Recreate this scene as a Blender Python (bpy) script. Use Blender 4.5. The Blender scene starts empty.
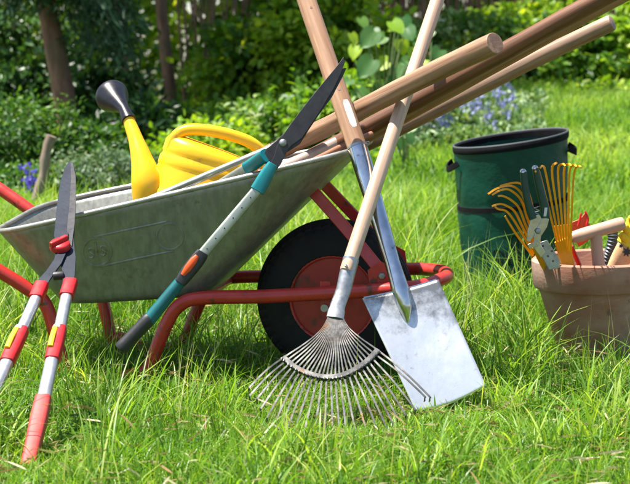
import bpy, math, random
import numpy as np
from mathutils import Vector, Matrix, noise
random.seed(7)
rng = np.random.default_rng(11)
R = math.radians
scene = bpy.context.scene
C = scene.collection

# ------------------------------------------------------------------ camera
FPX, HORIZ, H = 1750.0, 60.0, 0.78
pitch = math.atan((242 - HORIZ) / FPX)
cam_d = bpy.data.cameras.new('camera')
cam = bpy.data.objects.new('camera', cam_d); C.objects.link(cam)
cam.location = (0, 0, H); cam.rotation_euler = (math.pi / 2 - pitch, 0, 0)
cam_d.sensor_width = 36; cam_d.lens = FPX / 630 * 36
cam_d.clip_start = 0.05; cam_d.clip_end = 1000
cam_d.dof.use_dof = True; cam_d.dof.focus_distance = 4.05; cam_d.dof.aperture_fstop = 8.5
scene.camera = cam

# ------------------------------------------------------------------ world and sun
SUN = Vector((-0.36, -0.03, 0.92)).normalized()
w = bpy.data.worlds.new('World'); scene.world = w; w.use_nodes = True
nt = w.node_tree; nt.nodes.clear()
sky = nt.nodes.new('ShaderNodeTexSky'); sky.sky_type = 'NISHITA'; sky.sun_disc = False
sky.sun_elevation = math.asin(SUN.z); sky.sun_rotation = math.atan2(SUN.x, SUN.y)
bg = nt.nodes.new('ShaderNodeBackground'); bg.inputs[1].default_value = 0.08
wo = nt.nodes.new('ShaderNodeOutputWorld')
nt.links.new(sky.outputs[0], bg.inputs[0]); nt.links.new(bg.outputs[0], wo.inputs[0])
sun_d = bpy.data.lights.new('sun', 'SUN'); sun_d.energy = 5.0; sun_d.angle = R(0.6); sun_d.color = (1.0, 0.95, 0.86)
sun = bpy.data.objects.new('sun', sun_d); C.objects.link(sun)
sun.rotation_euler = SUN.to_track_quat('Z', 'Y').to_euler(); sun.location = SUN * 20
vs = scene.view_settings
vs.view_transform = 'Standard'; vs.look = 'None'; vs.gamma = 1; vs.use_curve_mapping = False; vs.exposure = 1.40

# ------------------------------------------------------------------ measuring helpers (photo pixel at a distance -> place in the world)
cp, sp = math.cos(pitch), math.sin(pitch)
def ray(px, py):
    dx, dy = (px - 315) / FPX, (242 - py) / FPX
    return Vector((dx, cp + dy * sp, -sp + dy * cp))
def P(px, py, Y):
    d = ray(px, py); return Vector((0, 0, H)) + d * (Y / d.y)
def plane3(a, b, c):
    n = (b - a).cross(c - a).normalized()
    def f(px, py, off=0.0):
        d = ray(px, py); o = Vector((0, 0, H))
        p = o + d * ((a - o).dot(n) / d.dot(n))
        return p + nn * off
    nn = n if n.y < 0 else -n
    f.n = nn
    return f
def sstep(a, b, x):
    t = np.clip((x - a) / (b - a), 0, 1); return t * t * (3 - 2 * t)
def ground(x, y):
    x = np.asarray(x, float); y = np.asarray(y, float)
    amp = 0.10 + (0.470 - 0.10) * sstep(-0.6, 1.0, x)
    return amp * sstep(6.0, 13.0, y) + 0.4 * sstep(13.5, 40, y)
def G(x, y): return float(ground(x, y))

# ------------------------------------------------------------------ object helpers
origin = {}
def meta(o, label=None, cat=None, group=None, kind=None):
    if label: o['label'] = label
    if cat: o['category'] = cat
    if group: o['group'] = group
    if kind: o['kind'] = kind
    return o
def thing(name, label, cat, loc=(0, 0, 0), group=None):
    o = bpy.data.objects.new(name, None); o.empty_display_size = 0.05; C.objects.link(o); o.location = loc
    origin[o.name] = Vector(loc)
    return meta(o, label, cat, group)
class MB:
    def __init__(s): s.v = []; s.f = []
    def add(s, vs_, fs_):
        b = len(s.v); s.v += [Vector(q) for q in vs_]; s.f += [tuple(i + b for i in f) for f in fs_]
    def sweep(s, path, section, up=None, caps=True, closed=False):
        """section(i,t) -> list of 2D offsets (side, up)"""
        n = len(path); path = [Vector(p) for p in path]; rings = []
        upv = Vector(up) if up is not None else None
        prev = None
        for i, p in enumerate(path):
            if closed: t = path[(i + 1) % n] - path[i - 1]
            else: t = path[min(i + 1, n - 1)] - path[max(i - 1, 0)]
            t = t.normalized() if t.length > 1e-9 else Vector((0, 0, 1))
            if upv is not None: side = t.cross(upv)
            elif prev is None:
                a = Vector((0, 0, 1)) if abs(t.z) < 0.9 else Vector((0, 1, 0)); side = t.cross(a)
            else: side = prev - t * prev.dot(t)
            if side.length < 1e-6: side = t.orthogonal()
            side.normalize(); prev = side; u = side.cross(t).normalized()
            rings.append([p + side * a + u * b for a, b in section(i, i / max(1, n - 1))])
        k = len(rings[0]); vs_ = [q for r in rings for q in r]; fs_ = []
        for i in range(n if closed else n - 1):
            j = (i + 1) % n
            for q in range(k):
                r = (q + 1) % k; fs_.append((i * k + q, i * k + r, j * k + r, j * k + q))
        if caps and not closed:
            fs_.append(tuple(range(k - 1, -1, -1))); fs_.append(tuple((n - 1) * k + q for q in range(k)))
        s.add(vs_, fs_); return s
    def tube(s, path, r, seg=16, caps=True, closed=False, flat=1.0, up=None, round_end=False):
        path = [Vector(p) for p in path]
        rr = list(r) if isinstance(r, (list, tuple)) else [r] * len(path)
        if round_end and not closed:
            for e in (0, 1):
                if e: path.reverse(); rr.reverse()
                d = (path[0] - path[1]).normalized(); r0 = rr[0]; p0 = path[0]
                path[0] = p0 - d * r0 * 0.45
                path = [p0 - d * r0 * (0.0), p0 - d * r0 * 0.1, ] + path
                rr = [r0 * 0.72, r0 * 0.92] + rr
                if e: path.reverse(); rr.reverse()
        cs = [(math.cos(2 * math.pi * q / seg), math.sin(2 * math.pi * q / seg)) for q in range(seg)]
        return s.sweep(path, lambda i, t: [(a * rr[i], b * rr[i] * flat) for a, b in cs], up, caps, closed)
    def box(s, c, ax, ay, az):
        c, ax, ay, az = map(Vector, (c, ax, ay, az))
        vs_ = [c + ax * i + ay * j + az * k for k in (-1, 1) for j in (-1, 1) for i in (-1, 1)]
        s.add(vs_, [(0, 2, 3, 1), (4, 5, 7, 6), (0, 1, 5, 4), (2, 6, 7, 3), (0, 4, 6, 2), (1, 3, 7, 5)])
        return s
    def prism(s, pts, n, th):
        """flat outline pts (3D, coplanar) given thickness th along n"""
        n = Vector(n).normalized(); k = len(pts); pts = [Vector(p) for p in pts]
        s.add([p + n * th / 2 for p in pts] + [p - n * th / 2 for p in pts],
              [tuple(range(k)), tuple(range(2 * k - 1, k - 1, -1))] + [(i, i + k, (i + 1) % k + k, (i + 1) % k) for i in range(k)])
        return s
    def lathe(s, prof, M=Matrix(), seg=48, closed=False, wob=None):
        vs_ = []; fs_ = []; n = len(prof)
        for i, (r, z) in enumerate(prof):
            for q in range(seg):
                a = 2 * math.pi * q / seg; rr = r * (wob(a, z) if wob else 1)
                vs_.append(M @ Vector((rr * math.cos(a), rr * math.sin(a), z)))
        for i in range(n if closed else n - 1):
            j = (i + 1) % n
            for q in range(seg):
                r = (q + 1) % seg; fs_.append((i * seg + q, i * seg + r, j * seg + r, j * seg + q))
        if not closed:
            if prof[0][0] > 1e-4: fs_.append(tuple(range(seg - 1, -1, -1)))
            if prof[-1][0] > 1e-4: fs_.append(tuple((n - 1) * seg + q for q in range(seg)))
        s.add(vs_, fs_); return s
    def build(s, name, mat, parent=None, smooth=True, angle=38, bevel=0, solid=0, loc=None, subsurf=0):
        o0 = origin[parent.name] if parent else (Vector(loc) if loc is not None else Vector())
        me = bpy.data.meshes.new(name)
        me.from_pydata([tuple(q - o0) for q in s.v], [], s.f); me.materials.append(mat)
        import bmesh
        bm = bmesh.new(); bm.from_mesh(me)
        bmesh.ops.recalc_face_normals(bm, faces=bm.faces[:]); bm.to_mesh(me); bm.free()
        if smooth:
            me.polygons.foreach_set('use_smooth', [True] * len(me.polygons))
            if not subsurf: me.set_sharp_from_angle(angle=R(angle))
        o = bpy.data.objects.new(name, me); C.objects.link(o)
        if parent: o.parent = parent; origin[o.name] = o0
        else: o.location = o0; origin[o.name] = o0
        if solid:
            m = o.modifiers.new('solid', 'SOLIDIFY'); m.thickness = solid; m.offset = 0
        if bevel:
            m = o.modifiers.new('bevel', 'BEVEL'); m.width = bevel; m.segments = 2; m.limit_method = 'ANGLE'; m.angle_limit = R(35)
        if subsurf:
            m = o.modifiers.new('sub', 'SUBSURF'); m.levels = subsurf; m.render_levels = subsurf
        return o
def cr(pts, n=8, closed=False):
    pts = [Vector(p) for p in pts]; out = []; m = len(pts)
    for i in range(m if closed else m - 1):
        if closed: p0, p1, p2, p3 = pts[i - 1], pts[i], pts[(i + 1) % m], pts[(i + 2) % m]
        else: p0, p1, p2, p3 = pts[max(i - 1, 0)], pts[i], pts[i + 1], pts[min(i + 2, m - 1)]
        for k in range(n):
            t = k / n
            out.append(0.5 * ((2 * p1) + (p2 - p0) * t + (2 * p0 - 5 * p1 + 4 * p2 - p3) * t * t + (3 * p1 - 3 * p2 + p3 - p0) * t ** 3))
    if not closed: out.append(pts[-1])
    return out
def lerp(a, b, t): return a + (b - a) * t
def line(a, b, n): return [lerp(Vector(a), Vector(b), i / n) for i in range(n + 1)]
def copy_tree(o, parent=None):
    c = o.copy(); C.objects.link(c)
    if parent: c.parent = parent
    for ch in list(o.children): copy_tree(ch, c)
    return c

# ------------------------------------------------------------------ materials
def mat(name, col, rough=0.5, metal=0.0, col2=None, scale=8.0, detail=6, stretch=(1, 1, 1), bump=0.0, bscale=None,
        spec=0.5, ramp=(0.35, 0.65), rvar=0.0, coat=0.0, stain=None, rot=None):
    m = bpy.data.materials.new(name); m.use_nodes = True; t = m.node_tree; N = t.nodes; L = t.links
    b = N['Principled BSDF']; b.inputs['Roughness'].default_value = rough; b.inputs['Metallic'].default_value = metal
    b.inputs['Specular IOR Level'].default_value = spec; b.inputs['Coat Weight'].default_value = coat
    b.inputs['Base Color'].default_value = (*col, 1)
    tc = N.new('ShaderNodeTexCoord'); mp = N.new('ShaderNodeMapping'); mp.inputs['Scale'].default_value = stretch
    if rot: mp.vector_type = 'TEXTURE'; mp.inputs['Rotation'].default_value = rot; mp.inputs['Scale'].default_value = tuple(1 / q for q in stretch)
    L.new(tc.outputs['Object'], mp.inputs[0])
    def nz(sc, de=detail, vec=mp.outputs[0]):
        n = N.new('ShaderNodeTexNoise'); n.inputs['Scale'].default_value = sc; n.inputs['Detail'].default_value = de
        n.inputs['Roughness'].default_value = 0.62; L.new(vec, n.inputs['Vector']); return n.outputs['Fac']
    def rp(src, lo, hi, ca, cb):
        r = N.new('ShaderNodeValToRGB'); r.color_ramp.elements[0].position = lo; r.color_ramp.elements[1].position = hi
        r.color_ramp.elements[0].color = (*ca, 1); r.color_ramp.elements[1].color = (*cb, 1); L.new(src, r.inputs[0]); return r.outputs[0]
    out = None
    if col2:
        out = rp(nz(scale), ramp[0], ramp[1], col, col2)
    for st in (stain or []):
        sc, lo, hi, c3 = st
        f = rp(nz(sc, 5, tc.outputs['Object']), lo, hi, (0, 0, 0), (1, 1, 1))
        mx = N.new('ShaderNodeMix'); mx.data_type = 'RGBA'; L.new(f, mx.inputs[0])
        if out is not None: L.new(out, mx.inputs[6])
        else: mx.inputs[6].default_value = (*col, 1)
        mx.inputs[7].default_value = (*c3, 1); out = mx.outputs[2]
    if out is not None: L.new(out, b.inputs['Base Color'])
    if rvar:
        mr = N.new('ShaderNodeMapRange'); L.new(nz(scale * 1.7), mr.inputs[0])
        mr.inputs[1].default_value = 0.3; mr.inputs[2].default_value = 0.7
        mr.inputs[3].default_value = max(0.02, rough - rvar); mr.inputs[4].default_value = min(1, rough + rvar)
        L.new(mr.outputs[0], b.inputs['Roughness'])
    if bump:
        bp = N.new('ShaderNodeBump'); bp.inputs['Strength'].default_value = 1.0; bp.inputs['Distance'].default_value = bump
        L.new(nz(bscale or scale), bp.inputs['Height']); L.new(bp.outputs[0], b.inputs['Normal'])
    return m
def leafmat(name, cols, trans=0.35, tcol=None, rough=0.45, spec=0.4):
    """leaf colour chosen per leaf by the attribute rnd"""
    m = bpy.data.materials.new(name); m.use_nodes = True; t = m.node_tree; N = t.nodes; L = t.links
    b = N['Principled BSDF']; b.inputs['Roughness'].default_value = rough; b.inputs['Specular IOR Level'].default_value = spec
    a = N.new('ShaderNodeAttribute'); a.attribute_name = 'rnd'
    r = N.new('ShaderNodeValToRGB'); L.new(a.outputs['Fac'], r.inputs[0])
    e = r.color_ramp.elements
    while len(e) < len(cols): e.new(0.5)
    for i, (p, c) in enumerate(cols): e[i].position = p; e[i].color = (*c, 1)
    L.new(r.outputs[0], b.inputs['Base Color'])
    tr = N.new('ShaderNodeBsdfTranslucent')
    mx = N.new('ShaderNodeMix'); mx.data_type = 'RGBA'; mx.blend_type = 'MULTIPLY'; mx.inputs[0].default_value = 1
    L.new(r.outputs[0], mx.inputs[6]); mx.inputs[7].default_value = (*(tcol or (1.5, 1.35, 0.5)), 1); L.new(mx.outputs[2], tr.inputs[0])
    ms = N.new('ShaderNodeMixShader'); ms.inputs[0].default_value = trans
    L.new(b.outputs[0], ms.inputs[1]); L.new(tr.outputs[0], ms.inputs[2]); L.new(ms.outputs[0], N['Material Output'].inputs[0])
    return m

M = {}
M['tray'] = mat('galvanised steel', (0.22, 0.225, 0.20), 0.46, 0.55, (0.30, 0.305, 0.27), 60, stretch=(1, 1, 0.06), bump=0.0006, bscale=60, rvar=0.1, ramp=(0.38, 0.62),
                stain=[(4, 0.58, 0.78, (0.13, 0.09, 0.06)), (34, 0.60, 0.74, (0.15, 0.155, 0.115))])
M['rim'] = mat('worn rim steel', (0.45, 0.45, 0.42), 0.42, 0.6, (0.30, 0.29, 0.25), 25, rvar=0.1)
M['red'] = mat('red frame paint', (0.42, 0.024, 0.018), 0.34, 0, (0.50, 0.04, 0.03), 20, bump=0.0004, bscale=90, rvar=0.1,
               stain=[(22, 0.60, 0.66, (0.12, 0.035, 0.02)), (9, 0.62, 0.72, (0.20, 0.05, 0.04))])
M['rimred'] = mat('dull red wheel paint', (0.34, 0.018, 0.013), 0.45, 0, (0.42, 0.03, 0.02), 16, stain=[(14, 0.55, 0.68, (0.08, 0.03, 0.02))])
M['rubber'] = mat('black tyre rubber', (0.006, 0.006, 0.007), 0.68, 0, (0.013, 0.013, 0.013), 12, spec=.3, bump=0.0006, bscale=80, stain=[(9, 0.60, 0.78, (0.035, 0.030, 0.022))])
M['steel'] = mat('galvanised bracket steel', (0.42, 0.43, 0.44), 0.4, 0.8, (0.28, 0.28, 0.28), 50, rvar=0.1)
M['chrome'] = mat('polished spade steel', (0.62, 0.63, 0.64), 0.17, 1, (0.45, 0.46, 0.47), 30, rvar=0.08, stain=[(26, 0.60, 0.68, (0.22, 0.22, 0.21))])
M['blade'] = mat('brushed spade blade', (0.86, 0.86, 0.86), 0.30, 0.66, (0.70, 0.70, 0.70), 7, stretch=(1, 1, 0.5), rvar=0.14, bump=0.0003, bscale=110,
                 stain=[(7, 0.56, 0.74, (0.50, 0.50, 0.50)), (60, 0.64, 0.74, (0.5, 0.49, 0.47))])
def darken_top(m):
    # blotchy grey that gets denser towards the top of the blade
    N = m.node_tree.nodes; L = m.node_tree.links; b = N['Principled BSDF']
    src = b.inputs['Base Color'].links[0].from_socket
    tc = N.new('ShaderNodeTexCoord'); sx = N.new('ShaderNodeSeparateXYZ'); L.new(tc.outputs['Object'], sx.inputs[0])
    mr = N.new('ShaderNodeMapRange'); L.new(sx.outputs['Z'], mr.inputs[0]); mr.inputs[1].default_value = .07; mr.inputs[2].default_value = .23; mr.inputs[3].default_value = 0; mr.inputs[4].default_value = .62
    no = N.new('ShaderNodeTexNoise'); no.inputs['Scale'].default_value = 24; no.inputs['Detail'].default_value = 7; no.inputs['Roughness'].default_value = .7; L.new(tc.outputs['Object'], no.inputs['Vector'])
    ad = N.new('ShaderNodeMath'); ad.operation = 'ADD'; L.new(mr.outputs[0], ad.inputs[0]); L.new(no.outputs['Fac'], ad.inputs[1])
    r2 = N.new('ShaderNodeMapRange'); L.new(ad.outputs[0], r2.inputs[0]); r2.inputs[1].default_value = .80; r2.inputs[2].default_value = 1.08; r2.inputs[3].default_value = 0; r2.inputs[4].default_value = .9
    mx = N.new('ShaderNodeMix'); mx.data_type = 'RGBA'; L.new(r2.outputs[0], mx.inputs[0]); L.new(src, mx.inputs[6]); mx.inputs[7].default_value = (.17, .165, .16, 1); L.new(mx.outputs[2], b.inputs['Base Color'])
darken_top(M['blade'])
M['tine'] = mat('zinc rake wire', (0.20, 0.20, 0.19), 0.34, 0.85, (0.11, 0.105, 0.095), 30, rvar=0.1, stain=[(24, 0.60, 0.70, (0.22, 0.13, 0.08))])
def wood(name, a, b, rot, extra=None): return mat(name, tuple(q * .62 for q in a), 0.5, 0, tuple(q * .92 for q in b), 75, stretch=(1, 1, 0.035), bump=0.0006, bscale=150, ramp=(0.34, 0.62), rvar=0.1, rot=rot, stain=[(13, .50, .80, tuple(q * .55 for q in b))] + (extra or []))
M['dark_iron'] = mat('dark coated blade steel', (0.022, 0.021, 0.025), 0.48, 0.2, (0.04, 0.038, 0.04), 40, rvar=0.12, bump=0.0002, bscale=200)
M['grey_iron'] = mat('grey shear blade', (0.010, 0.014, 0.024), 0.5, 0.0, (0.020, 0.026, 0.040), 18, spec=.22, rvar=0.1, bump=0.0003, bscale=120)
M['alu'] = mat('matt aluminium tube', (0.62, 0.63, 0.64), 0.38, 0.85, (0.5, 0.5, 0.5), 30, rvar=0.08)
M['alu_old'] = mat('weathered aluminium tube', (0.42, 0.44, 0.38), 0.48, 0.7, (0.30, 0.33, 0.27), 20, rvar=0.1)
M['teal'] = mat('teal plastic', (0.0, 0.20, 0.22), 0.38, 0, (0.0, 0.15, 0.17), 20, rvar=0.08)
M['teal_dark'] = mat('teal sleeve', (0.0, 0.11, 0.12), 0.42, 0, (0.0, 0.08, 0.09), 20)
M['black'] = mat('black plastic', (0.014, 0.014, 0.016), 0.45, 0, (0.022, 0.022, 0.024), 40, bump=0.0003, bscale=200)
M['rose'] = mat('black rose plastic', (0.008, 0.008, 0.012), 0.36, 0, (0.015, 0.015, 0.02), 30, spec=.35, rvar=0.1)
M['orange'] = mat('orange plastic', (0.80, 0.085, 0.01), 0.4)
M['redplastic'] = mat('red plastic', (0.52, 0.012, 0.016), 0.35, 0, (0.42, 0.012, 0.014), 25, rvar=0.08)
M['gripred'] = mat('worn red grip', (0.48, 0.03, 0.025), 0.5, 0, (0.40, 0.06, 0.05), 30)
M['yellowplastic'] = mat('yellow plastic button', (0.75, 0.62, 0.02), 0.4)
M['can'] = mat('yellow watering can plastic', (0.88, 0.50, 0.008), 0.34, 0, (0.84, 0.44, 0.006), 8, bump=0.0003, bscale=60, rvar=0.06, stain=[(20, 0.63, 0.72, (0.60, 0.32, 0.04))])
M['fan'] = mat('orange yellow painted spring steel', (0.92, 0.42, 0.008), 0.35, 0, (0.85, 0.33, 0.006), 30, stain=[(60, 0.66, 0.7, (0.45, 0.25, 0.08))])
M['greengrip'] = mat('dark green grip', (0.006, 0.045, 0.028), 0.38, 0, (0.01, 0.06, 0.035), 40)
M['terracotta'] = mat('terracotta', (0.30, 0.115, 0.065), 0.8, 0, (0.42, 0.235, 0.17), 9, stretch=(1, 1, 2.0), bump=0.0008, bscale=70, ramp=(0.3, 0.68),
                      stain=[(5, 0.50, 0.78, (0.50, 0.38, 0.32)), (26, 0.62, 0.74, (0.20, 0.10, 0.07)), (4, 0.60, 0.75, (0.25, 0.14, 0.10))])
M['soil'] = mat('dark soil', (0.03, 0.02, 0.012), 0.95, 0, (0.06, 0.04, 0.025), 40, bump=0.004)
M['handle_tan'] = mat('tan handle', (0.50, 0.33, 0.23), 0.5, 0, (0.42, 0.26, 0.18), 22, stretch=(1, 1, 0.4), rvar=0.08, bump=0.0003, bscale=90)
M['bin'] = mat('green woven fabric', (0.0, 0.040, 0.024), 0.5, 0, (0.0, 0.054, 0.032), 14, spec=.3, bump=0.006, bscale=11, rvar=0.1, stain=[(9, 0.6, 0.72, (0.0, 0.03, 0.02))])
M['bintrim'] = mat('black webbing', (0.005, 0.005, 0.006), 0.8, 0, (0.009, 0.009, 0.010), 60, bump=0.0006, bscale=200, spec=.12)
M['bark'] = mat('reddish bark', (0.15, 0.075, 0.045), 0.9, 0, (0.27, 0.15, 0.09), 16, stretch=(1, 1, 0.3), bump=0.02, bscale=20, stain=[(3, 0.5, 0.7, (0.10, 0.11, 0.05))])
M['stem'] = mat('brown shrub stems', (0.09, 0.065, 0.04), 0.85, 0, (0.15, 0.11, 0.07), 20, bump=0.003)
M['greenstem'] = mat('green stems', (0.07, 0.13, 0.03), 0.6, 0, (0.12, 0.15, 0.05), 20)
M['stake'] = mat('weathered grey wood', (0.17, 0.12, 0.085), 0.8, 0, (0.26, 0.20, 0.15), 30, stretch=(1, 1, 0.1), bump=0.002)
M['white'] = mat('white printed label', (0.72, 0.73, 0.74), 0.45, 0, (0.62, 0.63, 0.65), 30)
M['darkprint'] = mat('grey print', (0.12, 0.12, 0.13), 0.5)
M['yellowcloth'] = mat('yellow cotton', (0.80, 0.62, 0.02), 0.8, 0, (0.70, 0.45, 0.02), 60, bump=0.002, bscale=120)
M['tancloth'] = mat('orange tan suede', (0.62, 0.36, 0.16), 0.8, 0, (0.70, 0.48, 0.26), 40, bump=0.001)
M['bluegrey'] = mat('blue grey rubber', (0.035, 0.055, 0.075), 0.45, 0, (0.05, 0.07, 0.09), 40)

M['grass'] = leafmat('grass blades', [(0.0, (0.026, 0.090, 0.008)), (0.32, (0.075, 0.195, 0.014)), (0.66, (0.175, 0.335, 0.026)), (0.90, (0.36, 0.47, 0.08)), (1.0, (0.60, 0.58, 0.30))], 0.46, (1.42, 1.38, 0.5), 0.42, 0.45)
M['farm_grass'] = leafmat('meadow grass', [(0.0, (0.06, 0.17, 0.018)), (0.5, (0.17, 0.32, 0.035)), (1.0, (0.38, 0.49, 0.11))], 0.47, (1.42, 1.38, 0.6), 0.5, 0.35)
M['drygrass'] = leafmat('dry grass', [(0.0, (0.34, 0.20, 0.10)), (0.5, (0.50, 0.42, 0.20)), (1.0, (0.66, 0.62, 0.45))], 0.3, (1.1, 1.05, 0.8), 0.6, 0.2)

# ------------------------------------------------------------------ leaf and blade meshes (numpy)
def np_mesh(name, verts, faces, rnd, material, smooth=False):
    """faces: list of int arrays (n,3) or (n,4)"""
    me = bpy.data.meshes.new(name)
    loops = np.concatenate([f.ravel() for f in faces]); tot = np.concatenate([np.full(len(f), f.shape[1]) for f in faces])
    st = np.concatenate([[0], np.cumsum(tot)[:-1]])
    me.vertices.add(len(verts)); me.vertices.foreach_set('co', verts.astype(np.float32).ravel())
    me.loops.add(len(loops)); me.loops.foreach_set('vertex_index', loops.astype(np.int32))
    me.polygons.add(len(tot)); me.polygons.foreach_set('loop_start', st.astype(np.int32))
    me.update(calc_edges=True); me.validate()
    a = me.attributes.new('rnd', 'FLOAT', 'POINT'); a.data.foreach_set('value', rnd.astype(np.float32))
    me.polygons.foreach_set('use_smooth', np.full(len(me.polygons), smooth))
    me.materials.append(material)
    return me
def nrm(a): return a / np.maximum(np.linalg.norm(a, axis=1, keepdims=True), 1e-9)
def leaf_mesh(name, c, d, n, ln, wd, material, droop=0.25, rnd=None, shape=(0.9, 0.8)):
    k = len(c); d = nrm(d); n = nrm(n - d * np.sum(n * d, 1, keepdims=True)); s = np.cross(d, n)
    ln = np.broadcast_to(ln, k)[:, None]; wd = np.broadcast_to(wd, k)[:, None]
    def pt(t, sd, dr): return c + d * ln * t + s * wd * sd * 0.5 + n * (-dr * ln)
    V = np.stack([pt(0, 0, 0), pt(.33, -shape[0], -.02), pt(.33, 0, .05), pt(.33, shape[0], -.02),
                  pt(.70, -shape[1], droop * .35 - .02), pt(.70, 0, droop * .35 + .04), pt(.70, shape[1], droop * .35 - .02), pt(1, 0, droop)], 1)
    b = (np.arange(k) * 8)[:, None]
    tri = np.concatenate([b + [0, 2, 1], b + [0, 3, 2], b + [4, 5, 7], b + [5, 6, 7]]); qd = np.concatenate([b + [1, 2, 5, 4], b + [2, 3, 6, 5]])
    r = rng.random(k) if rnd is None else rnd
    return np_mesh(name, V.reshape(-1, 3), [tri, qd], np.repeat(r, 8), material, False)
def clump_points(n, ctr, rad, k, spread, shell=0.55, zmin=None):
    cc = nrm(rng.normal(size=(k, 3))) * (shell + (1 - shell) * rng.random((k, 1))) * np.array(rad) + np.array(ctr)
    if zmin is not None: cc[:, 2] = np.where(cc[:, 2] < zmin, zmin + rng.random(k) * rad[2] * 0.6, cc[:, 2])
    w_ = rng.random(k) ** 1.5 + .15; idx = rng.choice(k, n, p=w_ / w_.sum())
    off = rng.normal(size=(n, 3)) * spread * (0.6 + 0.8 * rng.random((k, 1))[idx]); off[:, 2] *= 0.6
    tint = rng.random(k)[idx]
    p = cc[idx] + off
    if zmin is not None: p[:, 2] = np.maximum(p[:, 2], zmin + 0.0 + rng.random(n) * .05)
    return p, nrm(p - np.array(ctr) + 1e-4), tint
def mobj(name, me, parent=None, loc=None):
    o = bpy.data.objects.new(name, me); C.objects.link(o)
    if parent: o.parent = parent
    if loc is not None: o.location = loc
    origin[o.name] = Vector(loc or (0, 0, 0))
    return o
def stems_mb(k, h, spread, r, seed=0, fork=True):
    rn = random.Random(seed); mb = MB()
    for i in range(k):
        a = rn.random() * 6.28; e = spread * (.4 + .6 * rn.random()); hh = h * (.7 + .4 * rn.random())
        b0 = Vector((math.cos(a) * .06, math.sin(a) * .06, -.05)); top = Vector((math.cos(a) * e, math.sin(a) * e, hh))
        mid = lerp(b0, top, .5) + Vector((-math.sin(a), math.cos(a), 0)) * rn.uniform(-.1, .1) * h - Vector((top.x, top.y, 0)) * .15
        pa = cr([b0, mid, top], 5); mb.tube(pa, [lerp(r, r * .25, j / (len(pa) - 1)) for j in range(len(pa))], 6)
        if fork:
            for q in range(3):
                s = pa[4 + q * 2]; e2 = s + Vector((rn.uniform(-1, 1), rn.uniform(-1, 1), rn.uniform(.3, 1))) * h * .3
                mb.tube([s, lerp(s, e2, .5) + Vector((0, 0, .03)), e2], [r * .5, r * .35, r * .15], 5)
    return mb
def shrub(name, label, cat, x, y, rad, n, ls, lw, material, k=40, spread=.12, z=None, group=None, stem=True, up=.75, zc=None, droop=.25, seed=1, shell=.5, out=.7):
    z0 = G(x, y) if z is None else z
    t = thing(name, label, cat, (x, y, z0), group)
    zc = rad[2] * .85 if zc is None else zc
    p, o, tint = clump_points(n, (0, 0, zc), rad, k, spread, shell, 0.03)
    d = o * out + rng.normal(size=(n, 3)) * .6 + np.array([0, 0, -.1]); nn = rng.normal(size=(n, 3)) * .42 + np.array([0, 0, up]) + o * .55
    size = ls * (.6 + .7 * rng.random(n))
    r = np.clip(tint * .6 + rng.random(n) * .4, 0, 1)
    mobj('foliage', leaf_mesh('foliage', p, d, nn, size, size * lw, material, droop, r), t)
    if stem: stems_mb(7, zc + rad[2] * .5, max(rad[0], .1) * .6, .012, seed).build('stem', M['stem'], None).parent = t
    return t

# ================================================================== GROUND
def grid_ground():
    xs = np.concatenate([np.linspace(-150, -8, 12), np.linspace(-7, 7, 71), np.linspace(8, 150, 12)])
    ys = np.concatenate([np.linspace(-60, 1, 10), np.linspace(1.4, 16, 110), np.linspace(17, 300, 20)])
    X, Y = np.meshgrid(xs, ys); Z = ground(X, Y)
    Z = Z + np.where((Y > 1.4) & (Y < 16) & (abs(X) < 7), 0.006 * np.sin(X * 9 + 2 * np.sin(Y * 5)) * np.sin(Y * 7.3 + X * 3), 0)
    V = np.stack([X, Y, Z], -1).reshape(-1, 3); nx, ny = len(xs), len(ys)
    i, j = np.meshgrid(np.arange(nx - 1), np.arange(ny - 1)); a = (j * nx + i).ravel()
    F = np.stack([a, a + 1, a + 1 + nx, a + nx], 1)
    gm = mat('earth under the grass', (0.035, 0.045, 0.014), 0.95, 0, (0.075, 0.085, 0.03), 12, bump=0.01, bscale=40,
             stain=[(2.2, 0.5, 0.68, (0.07, 0.05, 0.03)), (60, 0.6, 0.7, (0.16, 0.12, 0.07))])
    me = np_mesh('ground', V, [F], np.zeros(len(V)), gm, True)
    meta(mobj('ground', me), kind='structure')
grid_ground()

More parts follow.
